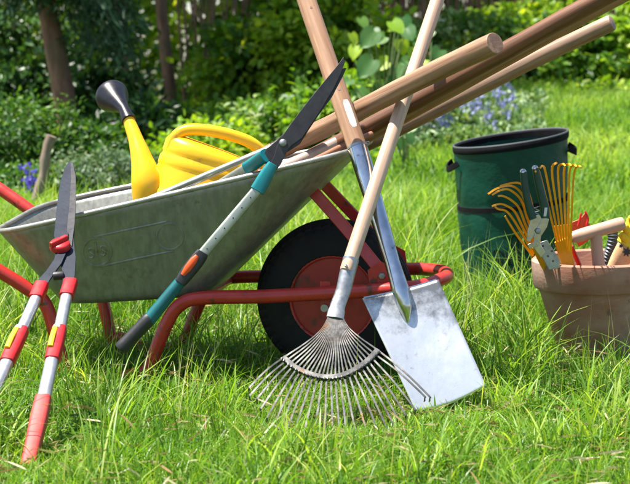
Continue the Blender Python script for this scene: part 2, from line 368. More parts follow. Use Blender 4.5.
# ------------------------------------------------------------------ grass
BO = P(335, 297, 4.3); BO.z = 0
TH = R(8); BU = Vector((math.cos(TH), -math.sin(TH), 0)); BV = Vector((math.sin(TH), math.cos(TH), 0)); BW = Vector((0, 0, 1))
POT = Vector((P(607, 300, 4.55).x, 4.55, 0)); BIN = Vector((P(517, 200, 5.9).x, 5.9, 0))
def noise2(x, y, s, o=0):
    return (np.sin(x * s * 1.7 + 3 * np.sin(y * s * .9 + o) + o) + np.sin(y * s * 2.1 + 2.3 * np.sin(x * s * 1.3 + 1.7 * o)) + np.sin((x + y) * s * 1.1 + o * 2)) / 6 + .5
def blades(name, x, y, h, wd, lean, material, rnd, levels=4, bend=1.0, straight_az=None):
    k = len(x); z = ground(x, y) - 0.004
    az = rng.random(k) * 2 * np.pi if straight_az is None else straight_az
    fz = az + np.pi / 2 + rng.normal(size=k) * .7
    dx, dy = np.cos(az), np.sin(az); sx, sy = np.cos(fz), np.sin(fz)
    V = []
    for i in range(levels + 1):
        t = i / levels
        r = h * lean * (t ** (1.6)) * bend; zz = h * (t - .38 * np.clip(lean, 0, 1.6) * t ** 2.6)
        wv = wd * .5 * (1 - t ** 2.2) * (.75 + .5 * t)
        cx, cy, cz = x + dx * r, y + dy * r, z + zz
        if i < levels:
            V += [np.stack([cx - sx * wv, cy - sy * wv, cz], 1), np.stack([cx + sx * wv, cy + sy * wv, cz], 1)]
        else: V += [np.stack([cx, cy, cz], 1)]
    nv = 2 * levels + 1; V = np.stack(V, 1).reshape(-1, 3); b = (np.arange(k) * nv)[:, None]
    q = np.concatenate([b + [2 * i, 2 * i + 1, 2 * i + 3, 2 * i + 2] for i in range(levels - 1)])
    tr = b + [2 * levels - 2, 2 * levels - 1, 2 * levels]
    rr = np.repeat(rnd, nv)
    return np_mesh(name, V, [q, tr], rr, material, True)
def scatter(n, y0, y1, margin=.5):
    u = rng.random(n); a = .36; b = 2 * margin
    A0 = a / 2 * y0 ** 2 + b * y0; A1 = a / 2 * y1 ** 2 + b * y1; A = A0 + u * (A1 - A0)
    y = (-b + np.sqrt(b * b + 2 * a * A)) / a; x = (rng.random(n) * 2 - 1) * (.18 * y + margin)
    return x, y
def keep_clear(x, y):
    ok = ((x - POT.x) ** 2 + (y - POT.y) ** 2 > .150 ** 2) & ((x - BIN.x) ** 2 + (y - BIN.y) ** 2 > .19 ** 2)
    u = (x - BO.x) * BU.x + (y - BO.y) * BU.y; v = (x - BO.x) * BV.x + (y - BO.y) * BV.y
    return ok & ~((abs(u) < .09) & (abs(v) < .055))
def lawn_h(x, y):
    front = 1 - sstep(3.6, 4.25, y)
    leftf = 1 - sstep(-.35, .0, x)
    h = .115 + .05 * sstep(4.6, 5.6, y) + .045 * noise2(x, y, 2.1, 1)
    hf = .088 + .030 * leftf * np.ones_like(x)
    h = h * (1 - front) + hf * front
    # short, trodden patch round the rake and the spade
    pat = np.exp(-(((x - .12) / .33) ** 2 + ((y - 3.72) / .38) ** 2)); h = h * (1 - .62 * pat) * (1 - .20 * thin(x, y)) * (1 - .55 * sstep(-.66, -.60, x) * (1 - sstep(-.46, -.38, x)) * sstep(2.85, 3.0, y) * (1 - sstep(3.5, 3.6, y)))
    return h
n = 84000
x, y = scatter(n, 2.6, 7.6); ok = keep_clear(x, y) ; x, y = x[ok], y[ok]
tuft = noise2(x, y, 11, 2); keep = rng.random(len(x)) < (.45 + .75 * tuft); x, y, tuft = x[keep], y[keep], tuft[keep]
def thin(x, y):
    a = (sstep(-.85, -.75, x) * (1 - sstep(.15, .3, x))) * (sstep(3.68, 3.82, y) * (1 - sstep(4.7, 4.9, y)))
    b = sstep(.52, .6, x) * (sstep(3.95, 4.05, y) * (1 - sstep(4.5, 4.6, y)))
    c_ = sstep(.35, .42, x) * (1 - sstep(1.0, 1.1, x)) * sstep(5.0, 5.2, y) * (1 - sstep(5.8, 6.0, y))
    return np.maximum(np.maximum(a, b), 1.6 * c_)
keep = rng.random(len(x)) > .35 * thin(x, y); x, y, tuft = x[keep], y[keep], tuft[keep]
hh = lawn_h(x, y) * (.40 + .80 * rng.random(len(x)) ** 1.4 + .5 * (tuft - .4))
rn = np.clip(.35 * noise2(x, y, 4, 5) + .55 * rng.random(len(x)) + .05, 0, 1)
meta(mobj('grass', blades('grass', x, y, hh, .0021 + .0030 * rng.random(len(x)) ** 1.5, np.abs(rng.normal(size=len(x))) * .5 + .12, M['grass'], rn)),
     'bright green lawn grass growing round the wheelbarrow', 'grass', kind='stuff')
n = 46000
x, y = scatter(n, 2.75, 4.9, .3); ok = keep_clear(x, y); x, y = x[ok], y[ok]
hh = (.028 + .038 * rng.random(len(x))) * (.7 + .6 * noise2(x, y, 6, 4)); hh = hh * (1 - .55 * np.exp(-(((x - .03) / .20) ** 2 + ((y - 3.68) / .16) ** 2)))
meta(mobj('grass', blades('short_grass', x, y, hh, .0026 + .0022 * rng.random(len(x)), np.abs(rng.normal(size=len(x))) * .8 + .2, M['grass'], np.clip(.25 + .5 * noise2(x, y, 5, 5) * rng.random(len(x)) + .4 * rng.random(len(x)), 0, 1), 3)),
     'dense short grass covering the ground in front of the rake and the spade', 'grass', kind='stuff')
# long arching blades in tufts
n = 6500
tx, ty = scatter(170, 2.9, 7.4, .35); ti = rng.integers(0, 170, n)
x = tx[ti] + rng.normal(size=n) * .035; y = ty[ti] + rng.normal(size=n) * .035
ok = keep_clear(x, y); x, y = x[ok], y[ok]
hh = lawn_h(x, y) * (1.25 + .9 * rng.random(len(x)))
sub = rng.random(len(x)) > .5 * thin(x, y); x, y, hh = x[sub], y[sub], hh[sub]
sub = ~((y < 3.9) & (y > 3.5) & (x > -.16) & (x < .36)) | (rng.random(len(x)) < .12); x, y, hh = x[sub], y[sub], hh[sub]
meta(mobj('grass', blades('long_grass', x, y, hh, .0030 + .0034 * rng.random(len(x)), np.abs(rng.normal(size=len(x))) * .5 + .25, M['grass'], np.clip(.45 + .5 * rng.random(len(x)), 0, 1), 6)),
     'long arching grass blades rising in tufts from the lawn', 'grass', kind='stuff')
# fine flowering grass stems standing up
n = 700
x, y = scatter(n, 3.0, 6.5, .3); ok = keep_clear(x, y) & ~((y < 3.95) & (y > 3.45) & (x > -.2) & (x < .36)); x, y = x[ok], y[ok]
meta(mobj('grass', blades('grass_stalk', x, y, lawn_h(x, y) * (1.5 + .8 * rng.random(len(x))), .0018, np.abs(rng.normal(size=len(x))) * .18 + .05, M['grass'], np.clip(.75 + .3 * rng.random(len(x)), 0, 1), 6)),
     'thin upright grass stalks standing above the lawn', 'grass', kind='stuff')
# clover and small weeds
n = 5200
x, y = scatter(n, 2.9, 5.4, .3); w_ = noise2(x, y, 3.3, 9); ok = keep_clear(x, y) & (w_ > .55) & ~((y < 3.95) & (y > 3.45) & (x > -.2) & (x < .45)); x, y = x[ok], y[ok]; k = len(x)
c = np.stack([x, y, ground(x, y) + .018 + rng.random(k) * .035], 1); c = np.repeat(c, 3, 0); az = np.tile([0, 2.09, 4.19], k) + np.repeat(rng.random(k) * 6.28, 3)
meta(mobj('clover', leaf_mesh('clover', c, np.stack([np.cos(az), np.sin(az), np.full(3 * k, .15)], 1), np.tile([0, 0, 1.], (3 * k, 1)) + rng.normal(size=(3 * k, 3)) * .2, .012, .011, M['grass'], .15, np.repeat(rng.random(k) * .45, 3))),
     'small clover leaves growing low between the grass blades', 'clover', kind='stuff')
# dry clippings
n = 5200
x, y = scatter(n, 2.8, 5.2, .3); ok = keep_clear(x, y); x, y = x[ok], y[ok]
k = len(x); az = rng.random(k) * 6.28; c = np.stack([x, y, ground(x, y) + .012 + rng.random(k) * lawn_h(x, y) * .55], 1)
d = np.stack([np.cos(az), np.sin(az), rng.normal(size=k) * .35], 1)
meta(mobj('dry_grass', leaf_mesh('dry_grass', c, d, np.tile([0, 0, 1.], (k, 1)) + rng.normal(size=(k, 3)) * .4, .015 + .045 * rng.random(k) ** 2, .0016, M['drygrass'], .1)),
     'straw coloured dry grass clippings lying in the lawn', 'dry grass', kind='stuff')
# meadow beyond
n = 70000
x, y = scatter(n, 7.4, 14.0, .6)
keep = (x > -1.3 - .1 * y + 0) & ((x > -.3) | (y < 9.2)); x, y = x[keep], y[keep]
hh = (.10 + .09 * rng.random(len(x))) * (.7 + .6 * noise2(x, y, 3, 3))
rn = np.clip(.55 * noise2(x, y, 1.6, 7) + .5 * rng.random(len(x)), 0, 1)
meta(mobj('meadow_grass', blades('meadow_grass', x, y, hh, .008 + .007 * rng.random(len(x)), np.abs(rng.normal(size=len(x))) * .5 + .2, M['farm_grass'], rn, 3)),
     'sunlit meadow grass sloping up to the shrubs', 'grass', kind='stuff')

# ================================================================== WHEELBARROW
def LW(u, v, w_): return BO + BU * u + BV * v + BW * w_
def LP(px, py, v):
    d = ray(px, py); o = Vector((0, 0, H)); t = (v - (o - BO).dot(BV)) / d.dot(BV); q = o + d * t
    return ((q - BO).dot(BU), v, q.z)
def build_barrow():
    t = thing('wheelbarrow', 'old wheelbarrow with a grey metal tray, red tube frame and one black tyre', 'wheelbarrow', tuple(BO))
    FV = .20
    base = [LP(px, py, -FV) for px, py in [(-150, 172), (-60, 226), (0, 266), (28, 285)]]
    leg = [LP(48, 303, -FV), LP(60, 345, -FV), LP(70, 382, -FV)]
    bu = leg[-1][0]
    foot = [(bu + .02, -FV, .022), (bu + .07, -FV, .016), (LP(138, 380, -FV)[0] - .04, -FV, .016), (LP(140, 380, -FV)[0], -FV, .03)]
    up = [LP(147, 372, -FV), LP(166, 325, -FV), LP(180, 305, -FV), LP(202, 298, -FV), LP(260, 296.5, -FV), LP(330, 293, -FV), LP(395, 289, -FV)]
    side = base + leg + foot + up
    side = [(u, v - (.07 * max(0, (-.55 - u)) / .4 if v < 0 else 0), w_) for u, v, w_ in side]
    e = up[-1]; fr = LP(447, 276, 0)
    front = [(e[0] + .055, -FV * .82, e[2] + .003), (fr[0] - .015, -FV * .45, fr[2]), (fr[0], 0, fr[2]), (fr[0] - .015, FV * .45, fr[2]), (e[0] + .055, FV * .82, e[2] + .003)]
    full = side + front + [(u, -v, w_) for u, v, w_ in reversed(side)]
    full = [(u, v, w_ + (.055 * min(1, max(0, (-.50 - u)) / .22) if v > 0 else 0)) for u, v, w_ in full]
    mb = MB(); mb.tube(cr([LW(*q) for q in full], 7), .0165, 18)
    # cross tubes
    for uu, ww in ((up[3][0] - .01, up[3][2] - .006),):
        mb.tube([LW(uu, -FV, ww), LW(uu, FV, ww)], .012, 12)
    fo = mb.build('frame', M['red'], t)
    for s in (0, 1):
        g = [LW(u, v * (1 if s == 0 else -1), w_ + .055 * s) for u, v, w_ in side[:2]]
        MB().tube([g[0] + (g[0] - g[1]) * .03, lerp(g[0], g[1], .6)], .021, 16, round_end=True).build('grip', M['black'], fo)
    # tray
    nl, fl = LP(-19, 238, -.275), LP(353, 151.5, -.262)
    u0, w0, u1, w1 = nl[0], nl[2], fl[0], fl[2]
    b0, b1 = LP(56, 305, -.17), LP(205, 296, -.17)
    def rim_loop(N=72):
        pts = []
        # plan outline with superellipse corners; width narrows at both ends
        for i in range(N):
            a = 2 * math.pi * i / N; c, s = math.cos(a), math.sin(a); p = 2 / 5.5
            cu = math.copysign(abs(c) ** p, c); sv = math.copysign(abs(s) ** p, s)
            pts.append((cu, sv))
        return pts
    lp = rim_loop()
    mbt = MB(); rings = []
    def ring(f, inset=0.0, dz=0.0):
        out = []
        for cu, sv in lp:
            ur = lerp(u0, u1, (cu + 1) / 2); wr = lerp(w0, w1, (cu + 1) / 2); hv = .275 - .02 * abs(cu) ** 4
            vr = hv * sv
            ub = lerp(b0[0] - .0, b1[0], (cu * (1 - inset) + 1) / 2); wb = lerp(b0[2], b1[2], (cu * (1 - inset) + 1) / 2); vb = .175 * sv * (1 - inset)
            q = LW(lerp(ur, ub, f), lerp(vr, vb, f), lerp(wr, wb, f) + dz + (1 - f) * (sv + 1) / 2 * lerp(.042, .008, (cu + 1) / 2))
            out.append(q)
        return out
    rings.append(ring(0))
    for f in (.08, .2, .35, .5, .65, .8, .9, .95): rings.append(ring(f))
    rings.append(ring(.985, .03, -.0)); rings.append(ring(1, .10, -.001)); rings.append(ring(1, .25, -.002)); rings.append(ring(1, .6, -.002))
    N = len(lp); vs_ = [q for r_ in rings for q in r_]; fs_ = []
    for i in range(len(rings) - 1):
        for q in range(N): r_ = (q + 1) % N; fs_.append((i * N + q, i * N + r_, (i + 1) * N + r_, (i + 1) * N + q))
    fs_.append(tuple((len(rings) - 1) * N + q for q in range(N)))
    mbt.add(vs_, fs_); tr = mbt.build('tray', M['tray'], t, solid=.003, angle=60)
    MB().tube(ring(0), .0062, 10, closed=True).build('rolled_rim', M['rim'], tr)
    # embossed badge on the near side wall
    from mathutils.bvhtree import BVHTree
    bvh = BVHTree.FromPolygons([tuple(q) for q in mbt.v], mbt.f)
    def W(px, py):
        hit = bvh.ray_cast(Vector((0, 0, H)), ray(px, py).normalized())
        nn = hit[1] if hit[1].y < 0 else -hit[1]
        return hit[0] + nn * .0004
    em = MB()
    def circ(cx, cy, r, th):
        em.tube([W(cx + r * math.cos(a), cy + r * math.sin(a)) for a in [2 * math.pi * i / 40 for i in range(40)]], th, 6, closed=True)
    circ(97, 251.5, 14.2, .0038); circ(170, 236, 13.3, .0036)
    dx, dy = 73, -15.5; L_ = math.hypot(dx, dy); nx, ny = -dy / L_, dx / L_
    for sg, r_ in ((1, 15.0), (-1, 15.0)):
        em.tube([W(97 + nx * sg * r_, 251.5 + ny * sg * r_), W(133 + nx * sg * r_, 243.8 + ny * sg * r_), W(170 + nx * sg * r_, 236 + ny * sg * r_)], .0032, 8)
    em.tube([W(95.5, 242), W(98.5, 261)], .0032, 8)
    def ess(cx, cy, s_):
        pts = [(2.6, -4), (0, -5.4), (-2.4, -3.8), (-1.6, -1.2), (1.4, .8), (2.6, 3.2), (.2, 5.2), (-2.6, 4)]
        em.tube(cr([W(cx + a * s_, cy + b * s_) for a, b in pts], 4), .0030, 8)
    ess(91.2, 253.0, .92); ess(103.2, 250.5, .92)
    em.build('embossed_badge', M['tray'], tr)
    # wheel
    wc = LP(335, 297, 0); cw = LW(wc[0], 0, wc[2]); Rw = wc[2] + .0
    Mx = Matrix.Translation(cw) @ Matrix((( *BU, 0), (0, 0, 1, 0), (*BV, 0), (0, 0, 0, 1))).transposed()
    Mx = Matrix.Translation(cw) @ Matrix(((BU.x, 0, BV.x, 0), (BU.y, 0, BV.y, 0), (0, 1, 0, 0), (0, 0, 0, 1)))
    wh = MB()
    ro, ri, hw = Rw, Rw * .56, .048
    prof = []
    for i in range(45):
        a = math.pi * i / 44; x_ = -math.cos(a) * hw; rr = ri + (ro - ri) * (math.sin(a) ** .5)
        if 6 <= i <= 38 and (i % 4 == 2): rr -= .007
        prof.append((rr, x_))
    wh.lathe(prof + [(ri - .006, hw * .85), (ri - .006, -hw * .85)], Mx, 288, closed=True, wob=lambda a, z: 1 - (.020 if (hw * .45 < abs(z) < hw * .90 and math.sin(a * 48 + (1.6 if z > 0 else 0)) > .1) else 0))
    whl = wh.build('tyre', M['rubber'], t, angle=25)
    rm = MB()
    rp_ = [(ri + .006, -.036), (ri + .004, -.040), (ri - .004, -.037), (ri - .010, -.026), (ri - .016, -.006), (ri * .78, .002), (ri * .70, .000), (ri * .66, -.012), (ri * .60, -.014), (ri * .56, -.004), (ri * .46, -.006), (ri * .40, -.020), (ri * .25, -.022), (.022, -.024), (.020, -.055), (.0, -.055)]
    rp_full = rp_ + [(r_, max(.004, -z_) + .004) for r_, z_ in reversed(rp_)]
    rm.lathe(rp_full, Mx, 64); rim = rm.build('wheel_disc', M['rimred'], t)
    MB().tube([Mx @ Vector(((ri - .003) * math.cos(a), (ri - .003) * math.sin(a), -.040)) for a in [2 * math.pi * i / 72 for i in range(72)]], .0055, 10, closed=True).build('rim_flange', M['red'], rim)
    for q_ in range(4):
        a = q_ * math.pi / 2 + .5
        bb = MB().lathe([(0, -.030), (.007, -.030), (.008, -.026), (.008, -.010)], Mx @ Matrix.Translation((ri * .32 * math.cos(a), ri * .32 * math.sin(a), 0)), 8)
        bb.build('bolt', M['steel'], rim)
    MB().tube([Mx @ Vector((0, 0, -FV)), Mx @ Vector((0, 0, FV))], .009, 12).build('axle', M['steel'], t)
    # axle brackets below the frame tube, struts from tray nose to frame
    for sg in (-1, 1):
        b = MB(); a0 = LW(wc[0], sg * (FV - .018), wc[2] + .03)
        b.box(a0 + BW * .0, BU * .012, BV * .003, BW * .032); b.build('axle_bracket', M['red'], t, bevel=.001)
        s0 = LP(312, 190, -.11); s1 = LP(383, 273, -.165)
        pts = [LW(s0[0] - .01, sg * .105, s0[2] + .01), LW(lerp(s0[0], s1[0], .5), sg * .125, lerp(s0[2], s1[2], .5)), LW(s1[0], sg * .172, s1[2])]
        b = MB(); b.sweep(cr(pts, 6), lambda i, t_: [(-.007, -.014), (.007, -.014), (.007, .014), (-.007, .014)], up=BU + BW * .8)
        st = b.build('tray_strut', M['red'], t, bevel=.002)
        pl = MB(); c = LW(s1[0], sg * .180, s1[2] - .004)
        pl.prism([c + BU * a_ + BW * b_ for a_, b_ in [(-.035, .012), (-.005, .034), (.022, .02), (.026, -.012), (.0, -.03), (-.03, -.026)]], BV, .005)
        pl.build('strut_plate', M['red'], st, bevel=.001)
        bo = MB().lathe([(0, -.012), (.0075, -.011), (.009, -.007), (.009, 0)], Matrix.Translation(c + BV * sg * .002) @ Mx.to_3x3().to_4x4() @ Matrix.Rotation(0 if sg < 0 else math.pi, 4, 'X'), 6)
        bo.build('bolt', M['steel'], st)
build_barrow()

# ================================================================== WATERING CAN (in the tray)
def build_can():
    base = P(205, 200, 4.30)
    t = thing('watering_can', 'yellow plastic watering can with a black rose standing in the tray', 'watering can', tuple(base))
    ax = Vector((math.sin(R(15)), .04, math.cos(R(15)))).normalized(); sx = Vector((math.cos(R(15)), 0, -math.sin(R(15)))); sy = ax.cross(sx).normalized()
    s = 1 / 406.0
    o = P(199, 207, 4.32)   # point on the axis low in the tray
    def Q(a, b, c): return o + sx * a * s + sy * b * s + ax * c * s      # in photo pixels
    prof = [(-40, 54), (-12, 56.5), (-10, 55.6), (-6, 55.4), (-4, 56.6), (4, 56.2), (8, 55.6), (10, 54.2), (13, 53.4), (31, 51.2), (33, 50.6), (35, 51.6), (42, 51.0), (44, 49.6), (46, 49.2), (48, 50.2), (54, 49.4), (57, 47.6), (59.5, 44.5), (61, 40), (62, 28), (62.5, 5)]
    mb = MB(); rings = []
    for z, r in prof:
        rings.append([Q(r * math.copysign(abs(math.cos(a)) ** .8, math.cos(a)) + 0, .72 * r * math.copysign(abs(math.sin(a)) ** .8, math.sin(a)), z - .10 * (r * math.cos(a)) * (z > 50)) for a in [2 * math.pi * i / 48 for i in range(48)]])
    n = len(rings); fs = []
    for i in range(n - 1):
        for q in range(48): r_ = (q + 1) % 48; fs.append((i * 48 + q, i * 48 + r_, (i + 1) * 48 + r_, (i + 1) * 48 + q))
    fs.append(tuple(range(47, -1, -1))); fs.append(tuple((n - 1) * 48 + q for q in range(48)))
    mb.add([q for r_ in rings for q in r_], fs); body = mb.build('body', M['can'], t, angle=75)
    # spout
    Y0 = 4.30
    pts = [P(163, 222, Y0), P(152, 200, Y0 - .01), P(147, 180, Y0 - .02), P(142, 160, Y0 - .01), P(136, 140, Y0 + .01), P(127.5, 117, Y0 + .04)]
    path = cr(pts, 6); rad = [20, 19, 16, 11, 7.6, 5.6]; rr = [np.interp(i / 6, range(6), rad) * s for i in range(len(path))]
    MB().tube(path, rr, 24).build('spout', M['can'], t, angle=60)
    # rose
    a0 = P(128.5, 119, Y0 + .035); a1 = P(124, 109, Y0 + .06); a2 = P(112, 96, Y0 + .135)
    rz = MB().tube([a0, lerp(a0, a1, .5), a1, lerp(a1, a2, .3), lerp(a1, a2, .9), a2, a2 + (a2 - a1) * .06], [6.4 * s, 6.2 * s, 5.6 * s, 8.2 * s, 16.5 * s, 17.4 * s, 17 * s], 40)
    ro = rz.build('rose', M['rose'], t, angle=50)
    MB().tube([a0 - (a1 - a0) * .1, a0 + (a1 - a0) * .15], 7.2 * s, 24).build('collar', M['rose'], ro)
    # handle: a broad moulded strap
    hp = [P(180, 166, 4.30), P(174, 152, 4.29), P(173, 142, 4.29), P(179, 133.5, 4.29), P(190, 129.5, 4.29), P(210, 130.5, 4.29), P(234, 136, 4.295), P(253, 144, 4.30), P(264, 157, 4.31), P(266, 176, 4.31), P(262, 196, 4.31)]
    cs = [(math.copysign(abs(math.cos(a)) ** .7, math.cos(a)), math.copysign(abs(math.sin(a)) ** .7, math.sin(a))) for a in [2 * math.pi * i / 20 for i in range(20)]]
    MB().sweep(cr(hp, 7), lambda i, t_: [(a * (.0145 + .007 * math.exp(-(t_ * 8) ** 2)), b * .020) for a, b in cs], up=Vector((0, 1, 0))).build('handle', M['can'], t, angle=70)
build_can()

# ================================================================== LONG SHAFTS in the tray
def axis_rot(a, b):
    d = (b - a).normalized(); return d.to_track_quat('Z', 'Y').to_euler()
def shaft(name, label, cat, a, b, ext, r, c1, c2, rounded=False, group=None, r2=None, stain=None):
    e = b + (b - a) * ext
    t = thing(name, label, cat, tuple(e), group)
    m = wood(name + ' wood', c1, c2, axis_rot(a, b), stain)
    pa = line(a, e, 24); r2 = r2 or r
    rr = [lerp(r, r2, i / 24) * (1 + .02 * math.sin(i * 1.7)) for i in range(25)]
    pa = [q + Vector((0, 0, .0025 * math.sin(i * .31))) for i, q in enumerate(pa)]
    o = MB().tube(pa, rr, 24, round_end=rounded).build('shaft', m, t, angle=40, bevel=0 if rounded else .0015)
    return t, e, (a - e).normalized()
t, e, d = shaft('broom_handle', 'thick round brown shaft with its sawn end facing the camera, nearest of the long handles', 'tool handle',
      P(495, 43, 3.77), P(300, 139, 4.33), .40, .0238, (.29, .145, .075), (.44, .26, .155), group='wooden tool handles lying in the tray', stain=[(7, .58, .7, (.22, .13, .085))])
t, e, d = shaft('hoe_handle', 'dark brown long shaft running out of the photo at top right above two paler shafts', 'tool handle',
      P(660, -33, 3.93), P(345, 139, 4.32), .35, .0215, (.11, .042, .018), (.21, .09, .04), group='wooden tool handles lying in the tray')
t, e, d = shaft('rake_handle', 'thin orange brown shaft pressed under the darkest shaft at top right', 'tool handle',
      P(668, -28, 4.03), P(350, 145, 4.38), .30, .0165, (.34, .17, .08), (.45, .25, .13), group='wooden tool handles lying in the tray')
t, e, d = shaft('fork_handle', 'grey brown shaft with a rounded end at right, lowest of the long handles', 'tool handle',
      P(613, 22, 4.22), P(350, 151, 4.52), .28, .0205, (.24, .135, .08), (.40, .26, .17), True, group='wooden tool handles lying in the tray', stain=[(9, .6, .7, (.2, .13, .09))])
t, e, d = shaft('wooden_batten', 'pale grey pink round batten lying in the tray below the thick brown shaft', 'batten',
      P(384, 122, 4.36), P(286, 165, 4.28), .4, .014, (.40, .29, .24), (.55, .42, .36), group='wooden tool handles lying in the tray')
t, e, d = shaft('wooden_cane', 'thin reddish brown cane lying in the tray along its near rim', 'cane',
      P(372, 134, 4.26), P(300, 166, 4.12), .5, .0075, (.25, .09, .05), (.38, .17, .10), group='wooden tool handles lying in the tray')
def metal_pole(label, a, b, r, m):
    t = thing('metal_pole', label, 'pole', tuple(a))
    MB().tube(line(a, b, 8), r, 16, flat=.8).build('tube', m, t)
    MB().tube([b, b + (b - a).normalized() * .012], r * 1.15, 16).build('end_cap', M['black'], t)
metal_pole('grey aluminium pole lying along the near rim beside the watering can', P(140, 203, 4.12), P(272, 147, 4.2), .009, M['alu_old'])
metal_pole('pale thin aluminium pole lying behind the grey one next to the can handle', P(180, 190, 4.18), P(300, 135, 4.27), .006, M['alu'])

# ================================================================== SPADE
def build_spade():
    pl = plane3(P(450, 400, 3.80), P(352, 150, 4.045), P(470, 395, 3.80 + .02))
    pl = plane3(P(415, 412, 3.78), P(352, 150, 4.06), P(485, 385, 3.815))
    foot = pl(450, 398); n = pl.n
    t = thing('spade', 'shiny steel spade with a wooden shaft leaning on the barrow frame', 'spade', tuple(foot))
    # blade: grid with a slight dish
    TL, TR, BR, BL = (362, 300), (438, 281), (486, 386), (416, 412)
    def bp(a, b):
        top = (lerp(TL[0], TR[0], a), lerp(TL[1], TR[1], a)); bot = (lerp(BL[0], BR[0], a), lerp(BL[1], BR[1], a) + 3.5 * math.sin(math.pi * a))
        top = (top[0], top[1] + 0)
        q = pl(lerp(top[0], bot[0], b), lerp(top[1], bot[1], b))
        return q + n * (-.012 * math.cos((a - .5) * math.pi) * (1 - .3 * b) + .010 * (1 - b) ** 3 + .004 * math.sin(b * 3.1))
    na, nb = 28, 36; mb = MB()
    mb.add([bp(i / na, j / nb) for j in range(nb + 1) for i in range(na + 1)],
           [(j * (na + 1) + i, j * (na + 1) + i + 1, (j + 1) * (na + 1) + i + 1, (j + 1) * (na + 1) + i) for j in range(nb) for i in range(na)])
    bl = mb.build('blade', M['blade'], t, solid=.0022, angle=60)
    # rolled treads on the top edge
    for a0, a1 in ((0.02, .42), (.60, .98)):
        MB().tube([bp(lerp(a0, a1, i / 8), .0) - n * .004 for i in range(9)], .0045, 8).build('tread', M['chrome'], bl)
    # socket
    sk = [pl(357, 149, .012), pl(364, 172, .012), pl(381, 228, .012), pl(392, 265, .012), pl(400, 292, .010), pl(405, 308, .004), pl(408, 323, -.006)]
    path = cr(sk, 6); rad = [.0235, .0228, .0195, .0175, .0205, .016, .002]
    rr = [float(np.interp(i / 6, range(7), rad)) for i in range(len(path))]
    so = MB().tube(path, rr, 28).build('socket', M['chrome'], t, angle=60)
    d = (path[0] - path[6]).normalized()
    MB().tube([path[0] - d * .004, path[0] + d * .002], .0245, 28).build('socket_collar', M['steel'], so)
    # print on the socket: two short rows of grey marks
    # shaft
    top = pl(298, -22, .012); bot = path[0] - d * .02
    m = wood('spade shaft wood', (.38, .19, .10), (.54, .32, .19), axis_rot(bot, top), [(11, .62, .70, (.27, .15, .095))])
    pa = line(bot, top, 20)
    sh = MB().tube(pa, .0228, 28, round_end=True).build('shaft', m, t)
    # label patch wrapped on the shaft
    sd = (top - bot).normalized(); side = sd.cross(n).normalized()
    def wrap(px, py, w2, r, name, mt, h2):
        c0 = pl(px, py, .012); c0 = bot + sd * (c0 - bot).dot(sd); mbp = MB(); vs_ = []; fs_ = []
        K, J = 10, 10
        for j in range(J + 1):
            tt = j / J; ww = w2 * (1 - abs(2 * tt - 1) ** 6 * .45)
            for k in range(K + 1):
                an = lerp(-ww, ww, k / K) + .28
                vs_.append(c0 + sd * lerp(-h2, h2, tt) + (n * math.cos(an) + side * math.sin(an)) * r)
        for j in range(J):
            for k in range(K): fs_.append((j * (K + 1) + k, j * (K + 1) + k + 1, (j + 1) * (K + 1) + k + 1, (j + 1) * (K + 1) + k))
        mbp.add(vs_, fs_); return mbp.build(name, mt, sh)
    wrap(349.5, 119, .38, .02295, 'paper_label', M['white'], .036)
    for px, py in ((312, 14), (343, 88), (346, 94)):
        c0 = pl(px, py, .012); c0 = bot + sd * (c0 - bot).dot(sd)
        MB().lathe([(0, 0), (.0028, .0), (.0036, -.002)], Matrix.Translation(c0 + n * .0232 + side * 0) @ n.to_track_quat('Z', 'Y').to_matrix().to_4x4(), 10).build('knot', M['stake'], sh)
build_spade()

